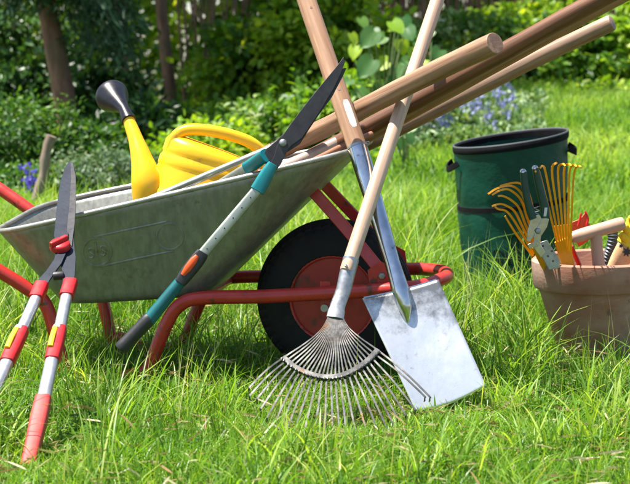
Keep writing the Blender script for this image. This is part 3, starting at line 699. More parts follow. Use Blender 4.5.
# ================================================================== LEAF RAKE
def build_rake():
    pl = plane3(P(335, 315, 3.82), P(330, 430, 3.60), P(437, 315, 3.825))
    n = pl.n
    t = thing('leaf_rake', 'fan shaped steel leaf rake with a pale wooden handle standing in front of the wheel', 'rake', tuple(pl(330, 425)))
    a = P(346.5, 272, 3.865); b = P(442, -14, 4.245)
    m = wood('rake handle wood', (.52, .33, .22), (.66, .46, .33), axis_rot(a, b), [(12, .6, .72, (.42, .24, .15))])
    MB().tube(line(a, b, 16), .0165, 24, round_end=True).build('handle', m, t)
    f = cr([P(351, 259, 3.882), P(347, 275, 3.865), P(343.5, 290, 3.85), P(338, 305, 3.832), P(335, 318, 3.815)], 5)
    fe = MB(); fe.sweep(f, lambda i, t_: [((.0185 + (.002 if t_ > .8 else 0)) * lerp(1, .86 + .25 * max(0, t_ - .6), t_) * math.cos(q * math.pi / 12), (.0185 * lerp(1, .35, min(1, t_ * 1.2))) * math.sin(q * math.pi / 12)) for q in range(24)], up=n)
    fo = fe.build('ferrule', M['steel'], t, angle=50)
    c = P(350, 268, 3.93)
    MB().lathe([(0, .003), (.003, .0025), (.0035, 0)], Matrix.Translation(P(346, 266, 3.853)) @ n.to_track_quat('Z', 'Y').to_matrix().to_4x4(), 10).build('rivet', M['chrome'], fo)
    N = 25
    # crossbar arc
    bar = [(283, 358), (293, 366.5), (305, 373), (318, 377), (331, 378), (344, 375.5), (357, 369), (368, 361), (378, 350.5)]
    bc = cr([pl(x_, y_, .004) for x_, y_ in bar], 8)
    mbb = MB().sweep(bc, lambda i, t_: [(-.003, -.0115), (.003, -.0115), (.003, .0115), (-.003, .0115)], up=None) if False else MB()
    mbb.sweep(bc, lambda i, t_: [(-.0058, -.002), (.0058, -.002), (.0058, .002), (-.0058, .002)], up=n)
    bo = mbb.build('crossbar', M['tine'], t, bevel=.0008, angle=30)
    for k in range(26):
        q = bc[int((k + .5) / 26 * (len(bc) - 1))]; q2 = bc[min(len(bc) - 1, int((k + .5) / 26 * (len(bc) - 1)) + 1)]
        dn = (q2 - q).normalized().cross(n).normalized(); dn = dn if dn.z < 0 else -dn
        MB().tube([q + dn * .003 + n * .0012, q + dn * .0075 + n * .0012], .0024, 8, round_end=True).build('crimp', M['tine'], bo)
    for k in range(N):
        s = k / (N - 1)
        p0 = (lerp(328.5, 342.5, s), 316)
        ii = int(s * (len(bc) - 1)); bx = np.interp(s, np.linspace(0, 1, len(bar)), [q[0] for q in bar]); by = np.interp(s, np.linspace(0, 1, len(bar)), [q[1] for q in bar])
        # outline: leaves the clamp nearly parallel, flares to the bar, runs on nearly straight
        m1 = (lerp(p0[0], bx, .16), lerp(p0[1], by, .32)); m2 = (lerp(p0[0], bx, .50), lerp(p0[1], by, .66))
        an = lerp(-.80, .80, s)      # angle from straight down
        L_ = 45 + 21 * math.sin(math.pi * s) + 5 * s + 17 * s ** 4 + 3 * math.sin(k * 2.1)
        if k >= N - 2: an = [.80, .76][k - (N - 2)]; L_ = [66, 70][k - (N - 2)]
        an += .035 * math.sin(k * 5.3)
        ex, ey = bx + math.sin(an) * L_ * 1.0, by + math.cos(an) * L_ * .93
        mx_, my_ = lerp(bx, ex, .5) , lerp(by, ey, .5) - 1
        pts = [pl(*p0), pl(*m1), pl(*m2, .003), pl(bx, by, 0), pl(mx_, my_, .006), pl(ex, ey, .004)]
        dirn = (pts[-1] - pts[-2]).normalized()
        pts.append(pts[-1] + dirn * .006 - n * .006); pts.append(pts[-1] - n * .012)
        pts = [q if q.z > .006 else Vector((q.x, q.y, .006)) for q in pts]
        MB().sweep(cr(pts, 4), lambda i, t_: [(a_ * (.0005 + .0015 * min(1, t_ * 2.2)), b_) for a_, b_ in [(-1, -.0008), (1, -.0008), (1, .0008), (-1, .0008)]], up=n).build('tine', M['tine'], t, smooth=True, angle=30)
build_rake()

# ================================================================== LONG-HANDLED TEAL SHEARS
def build_teal_shears():
    pl = plane3(P(120, 352, 3.93), P(343, 60, 4.035), P(268, 172, 4.005) + Vector((.3, -.0, .0)))
    n = pl.n
    t = thing('lawn_shears', 'teal and silver long handled shears with dark blades crossing the near tray rim', 'shears', tuple(pl(120, 352)))
    def outline(pts, off=0, k=3): return cr([pl(x_, y_, off) for x_, y_ in pts], k, closed=True)
    def blade(name, pts, off, th):
        return MB().prism([pl(x_, y_, off) for x_, y_ in pts], n, th).build(name, M['dark_iron'], t, smooth=True, bevel=.0008, angle=20)
    # blade 1: lower arm (down to the lower socket) whose tip is the upper one
    b1 = blade('blade', [(264, 178), (272, 176), (281, 164), (287, 152), (291, 146), (302, 138), (311, 125), (322, 108), (334, 88), (341, 73), (345, 62), (343.5, 57), (337, 66), (322, 84), (305, 105), (290, 125), (281, 138), (277, 146), (274, 156), (268, 168)], .004, .0028)
    b2 = blade('blade', [(262, 158), (266, 165), (277, 158), (289, 151), (300, 144), (308, 131), (318, 116), (332, 97), (343, 76), (346.5, 68), (343, 68), (334, 74), (318, 94), (300, 114), (286, 131), (276, 141), (266, 149)], -.001, .0028)
    pv = MB().lathe([(0, .006), (.006, .0055), (.0085, .003), (.009, 0)], Matrix.Translation(pl(283, 143, .0055)) @ n.to_track_quat('Z', 'Y').to_matrix().to_4x4(), 24)
    pv.build('pivot_bolt', M['steel'], t, angle=60)
    def arm(p, hasend=True):
        pass
    flat = lambda w_, h_: (lambda i, t_: [(w_ * math.copysign(abs(math.cos(a)) ** .6, math.cos(a)), h_ * math.copysign(abs(math.sin(a)) ** .6, math.sin(a))) for a in [2 * math.pi * q / 20 for q in range(20)]])
    # lower arm
    d0, d1 = pl(267, 171, .002), pl(258, 190, .002)
    MB().sweep([pl(273, 164, .002), pl(268, 172, .002), pl(262, 183, .002), pl(257, 191, .002)], lambda i, t_: [(lerp(.012, .017, min(1, i / 1.5)) * a, .012 * b) for a, b in [(math.copysign(abs(math.cos(q)) ** .6, math.cos(q)), math.copysign(abs(math.sin(q)) ** .6, math.sin(q))) for q in [2 * math.pi * z / 20 for z in range(20)]]], up=n).build('socket', M['teal'], t, bevel=.001)
    a, b = pl(258, 189, .002), pl(196, 262, .002)
    tb = MB().sweep(line(a, b, 4), flat(.0125, .009), up=n).build('arm_tube', M['alu_old'], t)
    for k in range(6):
        q = lerp(a, b, .12 + k * .14)
        MB().lathe([(0, .0008), (.0016, .0006), (.0018, 0)], Matrix.Translation(q + n * .0090) @ n.to_track_quat('Z', 'Y').to_matrix().to_4x4(), 8).build('adjusting_hole', M['black'], tb)
    j = MB().sweep(cr([pl(203, 252, .003), pl(199, 258, .003), pl(188, 272, .003), pl(180, 283, .003)], 3), lambda i, t_: [(.0165 * (.8 + .25 * math.sin(t_ * math.pi)) * a_, .0145 * b_) for a_, b_ in [(math.copysign(abs(math.cos(q)) ** .5, math.cos(q)), math.copysign(abs(math.sin(q)) ** .5, math.sin(q))) for q in [2 * math.pi * z / 20 for z in range(20)]]], up=n)
    jo = j.build('joint', M['black'], t, bevel=.001)
    MB().sweep([pl(197.5, 256, .0165), pl(194, 260.5, .0185), pl(188, 268.5, .0185), pl(183, 275, .0165)], lambda i, t_: [((.0085 if 0 < i < 3 else .005) * a_, .004 * b_) for a_, b_ in [(math.cos(q), math.sin(q)) for q in [2 * math.pi * z / 16 for z in range(16)]]], up=n).build('release_button', M['orange'], jo)
    MB().tube(line(pl(181, 281, .003), pl(149, 320, .003), 4), [.0135, .014, .0145, .015, .0155], 20, flat=.9, up=n).build('sleeve', M['teal_dark'], t)
    MB().tube(line(pl(151, 317, .003), pl(120, 350, .003), 6), [.0165, .0165, .016, .016, .0162, .0168, .017], 20, flat=.9, up=n, round_end=True).build('grip', M['black'], t)
    # upper arm, lying back into the tray
    h0 = pl(266, 155, 0); h1 = P(252, 165, 4.06)
    MB().sweep([h0, lerp(h0, h1, .4), h1, P(247, 168, 4.075)], flat(.0155, .0125), up=n).build('socket', M['teal'], t, bevel=.001)
    MB().sweep(line(P(254, 164, 4.055), P(196, 200, 4.20), 4), flat(.0125, .009), up=n).build('arm_tube', M['alu_old'], t)
build_teal_shears()

# ================================================================== RED HEDGE SHEARS
def build_red_shears():
    pl = plane3(P(62, 215, 4.03), P(28, 478, 3.26), P(62, 215, 4.03) + Vector((.3, 0, 0)))
    n = pl.n
    t = thing('hedge_shears', 'red and silver hedge shears with grey blades leaning on the tray at left', 'hedge shears', tuple(pl(28, 478)))
    def blade(pts, off, th, m='grey_iron', bev=.0008):
        return MB().prism([pl(x_, y_, off) for x_, y_ in pts], n, th).build('blade', M[m], t, bevel=bev, angle=20)
    b1 = blade([(54, 236), (57, 205), (60.5, 182), (65, 168), (69, 162), (73, 163), (75.5, 172), (76, 195), (75, 220), (74, 242), (76, 258), (75, 276), (72, 292), (62, 292), (63, 274), (58, 256)], .0, .004)
    MB().prism([pl(x_, y_, .0035) for x_, y_ in [(66, 240), (69.5, 205), (71, 180), (70.5, 164), (73.5, 165), (76, 178), (76.3, 200), (75, 225), (72, 248)]], n, .0035).build('cutting_edge', M['dark_iron'], b1, bevel=.0007)
    b2 = blade([(54.5, 262), (58, 240), (63, 232), (69, 236), (68, 252), (62, 266), (56, 274), (50, 283), (45, 294), (35, 294), (38, 283), (47, 273)], .0065, .004)
    nut = Matrix.Translation(pl(60.5, 250, .010)) @ n.to_track_quat('Z', 'Y').to_matrix().to_4x4()
    ko = MB().lathe([(0, .012), (.018, .012), (.0225, .009), (.0235, .002), (.0235, -.003)], nut, 28).build('pivot_knob', M['redplastic'], t, angle=50)
    c0, c1 = pl(51.5, 254, .025), pl(68, 246, .025)
    MB().sweep(line(c0, c1, 4), lambda i, t_: [(-.007, -.008), (.007, -.008), (.0045, .006), (-.0045, .006)], up=n).build('knob_wing', M['redplastic'], ko, bevel=.002)
    MB().tube([pl(53, 277, .002), pl(64, 276, .002)], .010, 16, round_end=True).build('buffer', M['black'], t)
    for k in range(3):
        pass
    rc = lambda w_, h_, e=.55: [(w_ * math.copysign(abs(math.cos(a)) ** e, math.cos(a)), h_ * math.copysign(abs(math.sin(a)) ** e, math.sin(a))) for a in [2 * math.pi * q / 20 for q in range(20)]]
    def leg(cA, cB, tA, kA, kB, end, gA=None, gB=None):
        MB().sweep(line(pl(*cA, .003), pl(*cB, .003), 3), lambda i, t_: rc(.0155, .013), up=n).build('collar', M['redplastic'], t, bevel=.001)
        MB().sweep(line(pl(*cB, .003), pl(*kA, .003), 3), lambda i, t_: rc(.0125, .0105, .8), up=n).build('arm_tube', M['alu'], t)
        k_ = MB().sweep(line(pl(*kA, .003), pl(*kB, .003), 4), lambda i, t_: rc(.0150 + .001 * math.sin(t_ * 3.1), .014), up=n).build('clamp', M['redplastic'], t, bevel=.001)
        q0, q1 = lerp(pl(*kA, .003), pl(*kB, .003), .12), lerp(pl(*kA, .003), pl(*kB, .003), .72)
        sdv = (q1 - q0).normalized().cross(n).normalized(); sdv = sdv if sdv.x < 0 else -sdv
        MB().sweep([q0 + n * .013 + sdv * .007, lerp(q0, q1, .5) + n * .0165 + sdv * .007, q1 + n * .015 + sdv * .007], lambda i, t_: rc(.0058, .004, .9), up=n).build('clamp_lever', M['yellowplastic'], k_)
        MB().sweep([q0 + n * .011 + sdv * .004 + (q0 - q1) * .15, q0 + n * .0125 + sdv * .005], lambda i, t_: rc(.0075, .005, .9), up=n).build('clamp_label', M['white'], k_)
        MB().sweep(line(pl(*kB, .003), pl(*end, .003), 4), lambda i, t_: rc(.0138, .0115, .8), up=n).build('arm_tube', M['alu'], t)
        if gA:
            MB().sweep(line(pl(*gA, .003), pl(*gB, .003), 6), lambda i, t_: rc(.0165 + .001 * math.sin(i), .0145), up=n).build('grip', M['gripred'], t, bevel=.001)
    leg((71, 283), (66.5, 298), None, (60, 330), (52, 362), (43, 404), (43.5, 400), (28, 470))
    leg((42, 286), (36, 300), None, (22, 331), (7, 364), (-12, 405), (-10, 400), (-45, 470))
build_red_shears()

# ================================================================== GREEN POP-UP BIN
def build_bin():
    t = thing('garden_bin', 'round green fabric garden waste bin with a black rim standing on the grass', 'bin', tuple(BIN))
    rt = .190; hgt = .515
    Mx = Matrix.Translation(BIN) @ Matrix.Rotation(R(2.6), 4, 'X') @ Matrix.Rotation(R(-3), 4, 'Y')
    def wob(a, z):
        f = 1 - .85 * z / hgt
        return 1 + .028 * f * math.sin(3 * a + 9 * z + 1) + .022 * f * math.sin(7 * a + 21 * z) + .012 * math.sin(11 * a - 18 * z) * f + .010 * abs(math.sin(6.5 * a + 5 * z)) * f + .006 * math.sin(17 * a + 44 * z) * f - .04 * math.exp(-((z - .315) / .02) ** 2) * .4
    sh = Matrix.Identity(4); sh[2][0] = math.tan(R(5.5))
    def top_slant(p):  # the rim is higher at its right side
        return p
    outer = [(rt * (.93 + .07 * z / hgt), z) for z in np.linspace(0, hgt, 34)]
    inner = [(r_ - .004, z) for r_, z in reversed(outer)]; inner[-1] = (inner[-1][0], .01)
    mb = MB().lathe([(0.001, .0)] + outer + inner + [(0.001, .01)], Mx, 80, wob=wob)
    zoff = lambda q: Vector((0, 0, (q.x - BIN.x) * math.tan(R(5.5)) * max(0, q.z) / hgt))
    def slant(m_):
        m_.v = [q + zoff(q) for q in m_.v]; return m_
    body = slant(mb).build('bag', M['bin'], t, angle=50)
    band = slant(MB().lathe([(rt + .002, hgt - .015), (rt + .004, hgt - .011), (rt + .005, hgt + .004), (rt + .001, hgt + .008), (rt - .006, hgt + .004), (rt - .006, hgt - .015)], Mx, 80, closed=True))
    band.build('rim_band', M['bintrim'], t, angle=50)
    pip = slant(MB().tube([Mx @ Vector(((rt + .001) * math.cos(a), (rt + .001) * math.sin(a), hgt + .008)) for a in [2 * math.pi * i / 80 for i in range(80)]], .0035, 8, closed=True))
    pip.build('piping', mat('pale rim piping', (.07, .075, .08), .5), t)
    st = slant(MB().lathe([(rt * .985 - .004, .298), (rt * .985 + .0005, .299), (rt * .985 + .0005, .315), (rt * .985 - .004, .316)], Mx, 80, closed=True, wob=lambda a, z: 1 + .006 * math.sin(3 * a + 3)))
    st.build('strap', M['bintrim'], t)
    for a in (math.pi + .12, -.12):
        c = Vector((math.cos(a), math.sin(a), 0)); s_ = Vector((-math.sin(a), math.cos(a), 0))
        pts = [Mx @ (c * (rt * 1.0) + s_ * -.05 + Vector((0, 0, hgt - .045))), Mx @ (c * (rt + .022) + s_ * -.03 + Vector((0, 0, hgt - .060))), Mx @ (c * (rt + .026) + Vector((0, 0, hgt - .066))), Mx @ (c * (rt + .022) + s_ * .03 + Vector((0, 0, hgt - .060))), Mx @ (c * (rt * 1.0) + s_ * .05 + Vector((0, 0, hgt - .045)))]
        hb = slant(MB().sweep(cr(pts, 5), lambda i, t_: [(-.0025, -.011), (.0025, -.011), (.0025, .011), (-.0025, .011)], up=Vector((0, 0, 1)))); hb.build('carry_handle', M['bintrim'], t, bevel=.002)
    # stitched leaf motif low on the front
    mo = MB()
    def onw(a, z): 
        r_ = rt * (.93 + .07 * z / hgt) * wob(a, z) + .001
        q = Mx @ Vector((r_ * math.cos(a), r_ * math.sin(a), z)); return q + zoff(q)
    a0 = -math.pi / 2 - .10
    for dx, dz, rot_ in ((0, 0, 0.0), (-.22, -.03, .9), (.22, -.03, -.9), (0.02, -.075, 3.0)):
        pts = []
        for i in range(20):
            tt = 2 * math.pi * i / 20; lx = .10 * math.sin(tt) * (.6 + .4 * math.cos(tt)); lz = .040 * math.cos(tt)
            rx = lx * math.cos(rot_) - lz * 5 * math.sin(rot_); rz_ = lx / 5 * math.sin(rot_) + lz * math.cos(rot_)
            pts.append(onw(a0 + dx + rx, .175 + dz + rz_))
        mo.tube(pts, .0016, 5, closed=True)
    mo.build('leaf_motif', M['bintrim'], body)
build_bin()

# ================================================================== POT AND ITS CONTENTS
def build_pot():
    t = thing('flower_pot', 'terracotta flower pot full of hand tools standing on the grass', 'pot', tuple(POT))
    Mx = Matrix.Translation(POT) @ Matrix.Rotation(R(-2.0), 4, 'Y') @ Matrix.Rotation(R(.5), 4, 'X')
    h = .268; rt = .190
    prof = [(.118, 0), (.120, .004), (.172, h - .080), (.173, h - .076), (.183, h - .074), (.187, h - .068), (rt, h - .012), (rt, h - .004), (rt - .004, h), (rt - .013, h), (rt - .017, h - .004), (rt - .018, h - .012), (.160, h - .080), (.108, .018), (.0001, .018)]
    b = MB().lathe([(0.0001, 0)] + prof, Mx, 96, wob=lambda a, z: 1 + .0025 * math.sin(3 * a + 1) + .001 * math.sin(9 * a + 40 * z)); b.build('pot_wall', M['terracotta'], t, angle=32)
    return Mx
build_pot()
def fan_rake():
    base = P(566, 262, 4.42)
    t = thing('hand_rake', 'small yellow fan rake with straight spread tines standing in the terracotta pot', 'hand rake', tuple(P(565, 330, 4.5)))
    n = Vector((0, -1, .1)).normalized()
    stem = MB().sweep(cr([P(570, 330, 4.54), P(569, 285, 4.50), P(567, 262, 4.47), P(564, 250, 4.45), P(561, 240, 4.44)], 3), lambda i, t_: [(a * (.018), b * .006) for a, b in [(math.cos(q), math.sin(q)) for q in [2 * math.pi * z / 12 for z in range(12)]]], up=n)
    stem.build('socket', M['fan'], t)
    ends = []
    for k, (tx_, ty_) in enumerate([(541, 178), (546, 174), (552, 171), (558, 172), (564, 172), (569.5, 173), (574, 174)]):
        bx_ = lerp(559.5, 570.5, k / 6); ends.append(((bx_, 252), (lerp(bx_, tx_, .42) - .5, lerp(252, ty_, .45)), (tx_, ty_), (tx_ + (4.5 if k > 1 else -3), ty_ - 8)))
    MB().prism([P(x_, y_, 4.445) for x_, y_ in [(558.5, 264), (572.5, 264), (571.8, 236), (570.5, 224), (552.5, 226), (556.5, 240)]], n, .0016).build('fan_plate', M['fan'], t, bevel=.0005)
    for k, pp in enumerate(ends):
        q = [P(x_, y_, 4.44 - .02 * i - .006 * k) for i, (x_, y_) in enumerate(pp)]; q.append(q[-1] + Vector((.004 if k > 2 else -.010, -.02, -.004)))
        MB().sweep(cr(q, 5), lambda i, t_: [(a_ * (.0026 if t_ < .8 else .0022), b_) for a_, b_ in [(-1, -.0008), (1, -.0008), (1, .0008), (-1, .0008)]], up=n).build('tine', M['fan'], t)
fan_rake()
def claw_rake():
    t = thing('hand_rake', 'small orange rake with long curved claw tines bending left over the pot rim', 'hand rake', tuple(P(545, 330, 4.5)))
    n = Vector((0, -1, .1)).normalized()
    MB().sweep(cr([P(566, 325, 4.54), P(554, 280, 4.49), P(545, 262, 4.455), P(537, 245, 4.42)], 3), lambda i, t_: [(a * .015, b * .005) for a, b in [(math.cos(q), math.sin(q)) for q in [2 * math.pi * z / 12 for z in range(12)]]], up=n).build('socket', M['fan'], t)
    T_ = [[(540, 252), (531, 222), (523, 196), (512, 186), (498, 188), (488, 194)], [(538, 250), (528, 220), (521, 200), (510, 190), (501, 190), (492, 195)],
          [(537, 250), (526, 226), (519, 208), (511, 200), (503, 196), (498, 196)], [(535, 252), (523, 228), (515, 212), (507, 206), (500, 204), (492, 206)],
          [(534, 254), (521, 232), (513, 219), (506, 211), (498, 209), (494, 205)], [(541, 250), (535, 220), (529, 194), (521, 184), (512, 183), (500, 186)], [(533, 256), (519, 238), (511, 226), (505, 216)]]
    for k, pp in enumerate(T_):
        q = [P(x_, y_, 4.43 - .015 * i + .006 * k) for i, (x_, y_) in enumerate(pp)]
        MB().sweep(cr(q, 5), lambda i, t_: [(a_ * lerp(.0034, .0022, t_), b_) for a_, b_ in [(-1, -.0008), (1, -.0008), (1, .0008), (-1, .0008)]], up=n).build('tine', M['fan'], t)
    pc = [P(x_, y_, 4.415) for x_, y_ in [(538, 243), (547, 240), (560, 260), (560, 268), (549, 270), (540, 254)]]
    pl_ = MB().prism(pc, (0, -1, .1), .004).build('clamp_plate', M['steel'], t, bevel=.001)
    for px, py in ((543, 246), (548, 256), (553, 261), (552, 251)):
        MB().lathe([(0, .0012), (.0026, .001), (.003, 0)], Matrix.Translation(P(px, py, 4.4125)) @ Vector((0, -1, .1)).to_track_quat('Z', 'Y').to_matrix().to_4x4(), 10).build('rivet', M['dark_iron'], pl_)
claw_rake()
def secateurs():
    Y = 4.375
    t = thing('secateurs', 'secateurs with dark green handles pointing up among the yellow rakes in the pot', 'secateurs', tuple(P(545, 262, Y)))
    n = Vector((0, -1, .05)).normalized()
    el = lambda w_, h_: (lambda i, t_: [(a * w_[min(i, len(w_) - 1)], b * h_) for a, b in [(math.copysign(abs(math.cos(q)) ** .7, math.cos(q)), math.copysign(abs(math.sin(q)) ** .7, math.sin(q))) for q in [2 * math.pi * z / 16 for z in range(16)]]])
    def grip(pts, ws):
        path = cr([P(x_, y_, Y) for x_, y_ in pts], 4); w_ = [float(np.interp(i / 4, range(len(ws)), ws)) for i in range(len(path))]
        return MB().sweep(path, el(w_, .008), up=n).build('handle', M['greengrip'], t, bevel=.001)
    g1 = grip([(523.5, 172), (524.5, 184), (527, 198), (530, 210), (533, 219)], [.0075, .009, .0095, .0105, .010])
    g2 = grip([(535.5, 168), (538, 180), (541.5, 195), (544.5, 207), (545.5, 218)], [.0080, .010, .0105, .0115, .0115])
    for (x_, y_), g in (((523, 171), g1), ((535, 167.5), g2)):
        MB().lathe([(0, .006), (.005, .005), (.008, .001), (.008, -.004)], Matrix.Translation(P(x_, y_, Y)), 16).build('end_cap', M['chrome'], g)
    MB().box(P(545.5, 212, Y - .009), Vector((.0035, 0, 0)), Vector((0, .0008, 0)), Vector((.0012, 0, .011))).build('safety_catch', M['white'], g2, bevel=.0005)
    for off, pts in ((0, [(531, 217), (539, 214), (544, 221), (541, 230), (534, 236), (530, 242), (526, 241), (528, 230)]), (-.004, [(543, 216), (549, 219), (547, 227), (541, 236), (540, 243), (545, 252), (541, 258), (533, 247), (534, 236), (538, 226)])):
        MB().prism([P(x_, y_, Y + off) for x_, y_ in pts], n, .0035).build('blade', M['chrome'], t, bevel=.001)
    MB().lathe([(0, .005), (.006, .004), (.008, 0)], Matrix.Translation(P(538, 231, Y - .007)) @ n.to_track_quat('Z', 'Y').to_matrix().to_4x4(), 6).build('pivot_nut', M['steel'], t)
    MB().tube(cr([P(537 + 3 * math.cos(i * 1.25), 206 + i * .85, Y + .003 * math.sin(i * 1.25)) for i in range(14)], 2), .0011, 6).build('spring', M['chrome'], t)
    MB().box(P(533, 245, Y - .006), Vector((.012, 0, .004)), Vector((0, .003, 0)), Vector((-.002, 0, .006))).build('anvil', M['chrome'], t, bevel=.001)
secateurs()
def dibber():
    Y = 4.46
    t = thing('bulb_dibber', 'tan T shaped handle of a dibber standing upright in the pot', 'dibber', tuple(P(601, 330, Y)))
    a, b = P(571, 238, Y - .01), P(624, 223, Y + .01)
    pa = line(a, b, 10); rr = [.0150, .0160, .0168, .0172, .0172, .0170, .0170, .0172, .0174, .0178, .0172]
    MB().tube(pa, rr, 24, round_end=True).build('crossbar', M['handle_tan'], t)
    s0 = P(596, 233, Y)
    MB().tube([s0, P(597, 250, Y), P(598.5, 262, Y), P(600, 290, Y), P(601, 330, Y)], [.0155, .0150, .0160, .0165, .010], 24).build('stem', M['handle_tan'], t)
dibber()
def red_tool():
    Y = 4.56
    t = thing('hand_fork', 'small red hand fork behind the yellow rake in the pot', 'hand fork', tuple(P(585, 320, Y)))
    MB().tube([P(590, 320, Y), P(579, 264, Y - .05), P(571, 246, Y - .07)], .006, 12).build('handle', M['redplastic'], t)
    n = Vector((0, -1, .2)).normalized()
    MB().prism([P(x_, y_, Y + .02) for x_, y_ in [(572, 222), (580, 219), (585, 212.5), (587.5, 213), (588, 222), (596, 233), (588, 241), (579, 247), (574, 238), (570, 232)]], n, .004).build('fork_head', mat('red orange paint', (.55, .06, .015), .4), t, bevel=.0015)
    for pp in ([(578, 226), (580, 219), (581, 213)], [(586, 226), (588, 219), (585, 211)]):
        MB().tube(cr([P(x_, y_, Y) for x_, y_ in pp], 4), [.0032] * 8 + [.0014], 8).build('prong', M['redplastic'], t)
red_tool()
def ribbed_hose():
    t = thing('ribbed_grip', 'short dark blue grey ribbed rubber hose behind the tan T handle in the pot', 'hose', tuple(P(606, 320, 4.56)))
    pts = cr([P(604, 310, 4.58), P(606, 280, 4.57), P(608, 260, 4.56), P(611, 248, 4.55), P(613, 236, 4.55), P(610, 228, 4.56), P(602, 226, 4.57)], 12)
    MB().tube(pts, [.0125 + .003 * (i % 3 == 0) for i in range(len(pts))], 18).build('hose_body', M['bluegrey'], t, angle=20)
ribbed_hose()
def glove():
    Y = 4.50
    t = thing('garden_glove', 'yellow garden glove with tan cuff and black patches at the pot right edge', 'glove', tuple(P(625, 300, Y)))
    MB().sweep(cr([P(612, 275, Y + .02), P(619, 262, Y + .01), P(627, 250, Y), P(633, 243, Y)], 4), lambda i, t_: [(a * lerp(.020, .036, t_), b * .016) for a, b in [(math.cos(q), math.sin(q)) for q in [2 * math.pi * z / 20 for z in range(20)]]], up=Vector((0, -1, 0))).build('cuff', M['tancloth'], t)
    palm = MB().sweep(cr([P(627, 247, Y), P(632, 240, Y), P(638, 230, Y), P(641, 224, Y)], 4), lambda i, t_: [(a * lerp(.032, .040, t_), b * .018) for a, b in [(math.cos(q), math.sin(q)) for q in [2 * math.pi * z / 20 for z in range(20)]]], up=Vector((0, -1, 0))).build('palm', M['yellowcloth'], t)
    for k, (x0, y0, x1, y1) in enumerate([(629, 243, 621, 234), (630, 236, 624, 225), (636, 230, 631, 216), (644, 228, 641, 212), (650, 231, 652, 216)]):
        pp = cr([P(x0, y0, Y), P((x0 + x1) / 2, (y0 + y1) / 2, Y - .012), P(x1, y1, Y - .02)], 4)
        MB().tube(pp, [.0105, .0108, .011, .011, .0105, .0105, .010, .0095, .009], 12, round_end=True).build('finger', M['yellowcloth'], palm)
    for px, py, s_ in ((627, 252, 1.0), (621, 246, .5)):
        pts = []
        for i in range(14):
            a = 2 * math.pi * i / 14; r_ = (5.5 if i % 2 else 2.6) * s_; pts.append(P(px + r_ * math.cos(a), py + r_ * math.sin(a), Y - .020))
        MB().prism(pts, (0, -1, 0), .002).build('patch', M['black'], t)
glove()

# ================================================================== BACKGROUND PLANTS
Lf = {}
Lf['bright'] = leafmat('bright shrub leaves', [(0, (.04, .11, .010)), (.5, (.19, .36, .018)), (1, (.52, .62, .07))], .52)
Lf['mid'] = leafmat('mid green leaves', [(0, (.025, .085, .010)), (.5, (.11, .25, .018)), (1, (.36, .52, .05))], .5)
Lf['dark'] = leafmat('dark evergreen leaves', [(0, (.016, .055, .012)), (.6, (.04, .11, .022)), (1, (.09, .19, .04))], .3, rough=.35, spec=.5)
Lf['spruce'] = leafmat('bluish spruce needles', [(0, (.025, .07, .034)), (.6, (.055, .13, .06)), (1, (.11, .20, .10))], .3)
Lf['pale'] = leafmat('grey green leaves with pale edges', [(0, (.05, .11, .04)), (.6, (.12, .19, .09)), (.85, (.22, .30, .17)), (1, (.55, .60, .45))], .3, (1.2, 1.2, .7))
Lf['white'] = leafmat('white and green blossom leaves', [(0, (.05, .14, .02)), (.5, (.12, .25, .03)), (.75, (.34, .45, .15)), (1, (.75, .78, .55))], .4, (1.2, 1.15, .6))
Lf['big'] = leafmat('large pale green leaves', [(0, (.05, .16, .04)), (.5, (.11, .24, .07)), (.8, (.24, .42, .03)), (1, (.42, .56, .03))], .5)
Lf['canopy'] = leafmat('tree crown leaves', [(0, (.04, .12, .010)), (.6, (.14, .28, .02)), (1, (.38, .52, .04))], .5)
Lf['herb'] = leafmat('pale herb leaves', [(0, (.07, .15, .05)), (.6, (.13, .23, .08)), (1, (.30, .40, .20))], .35)
Lf['blue'] = leafmat('blue bells', [(0, (.22, .24, .50)), (1, (.42, .45, .72))], .4, (1.1, 1.1, 1.1))
Lf['violet'] = leafmat('violet petals', [(0, (.05, .03, .35)), (1, (.14, .10, .60))], .4, (1.1, 1.1, 1.1))

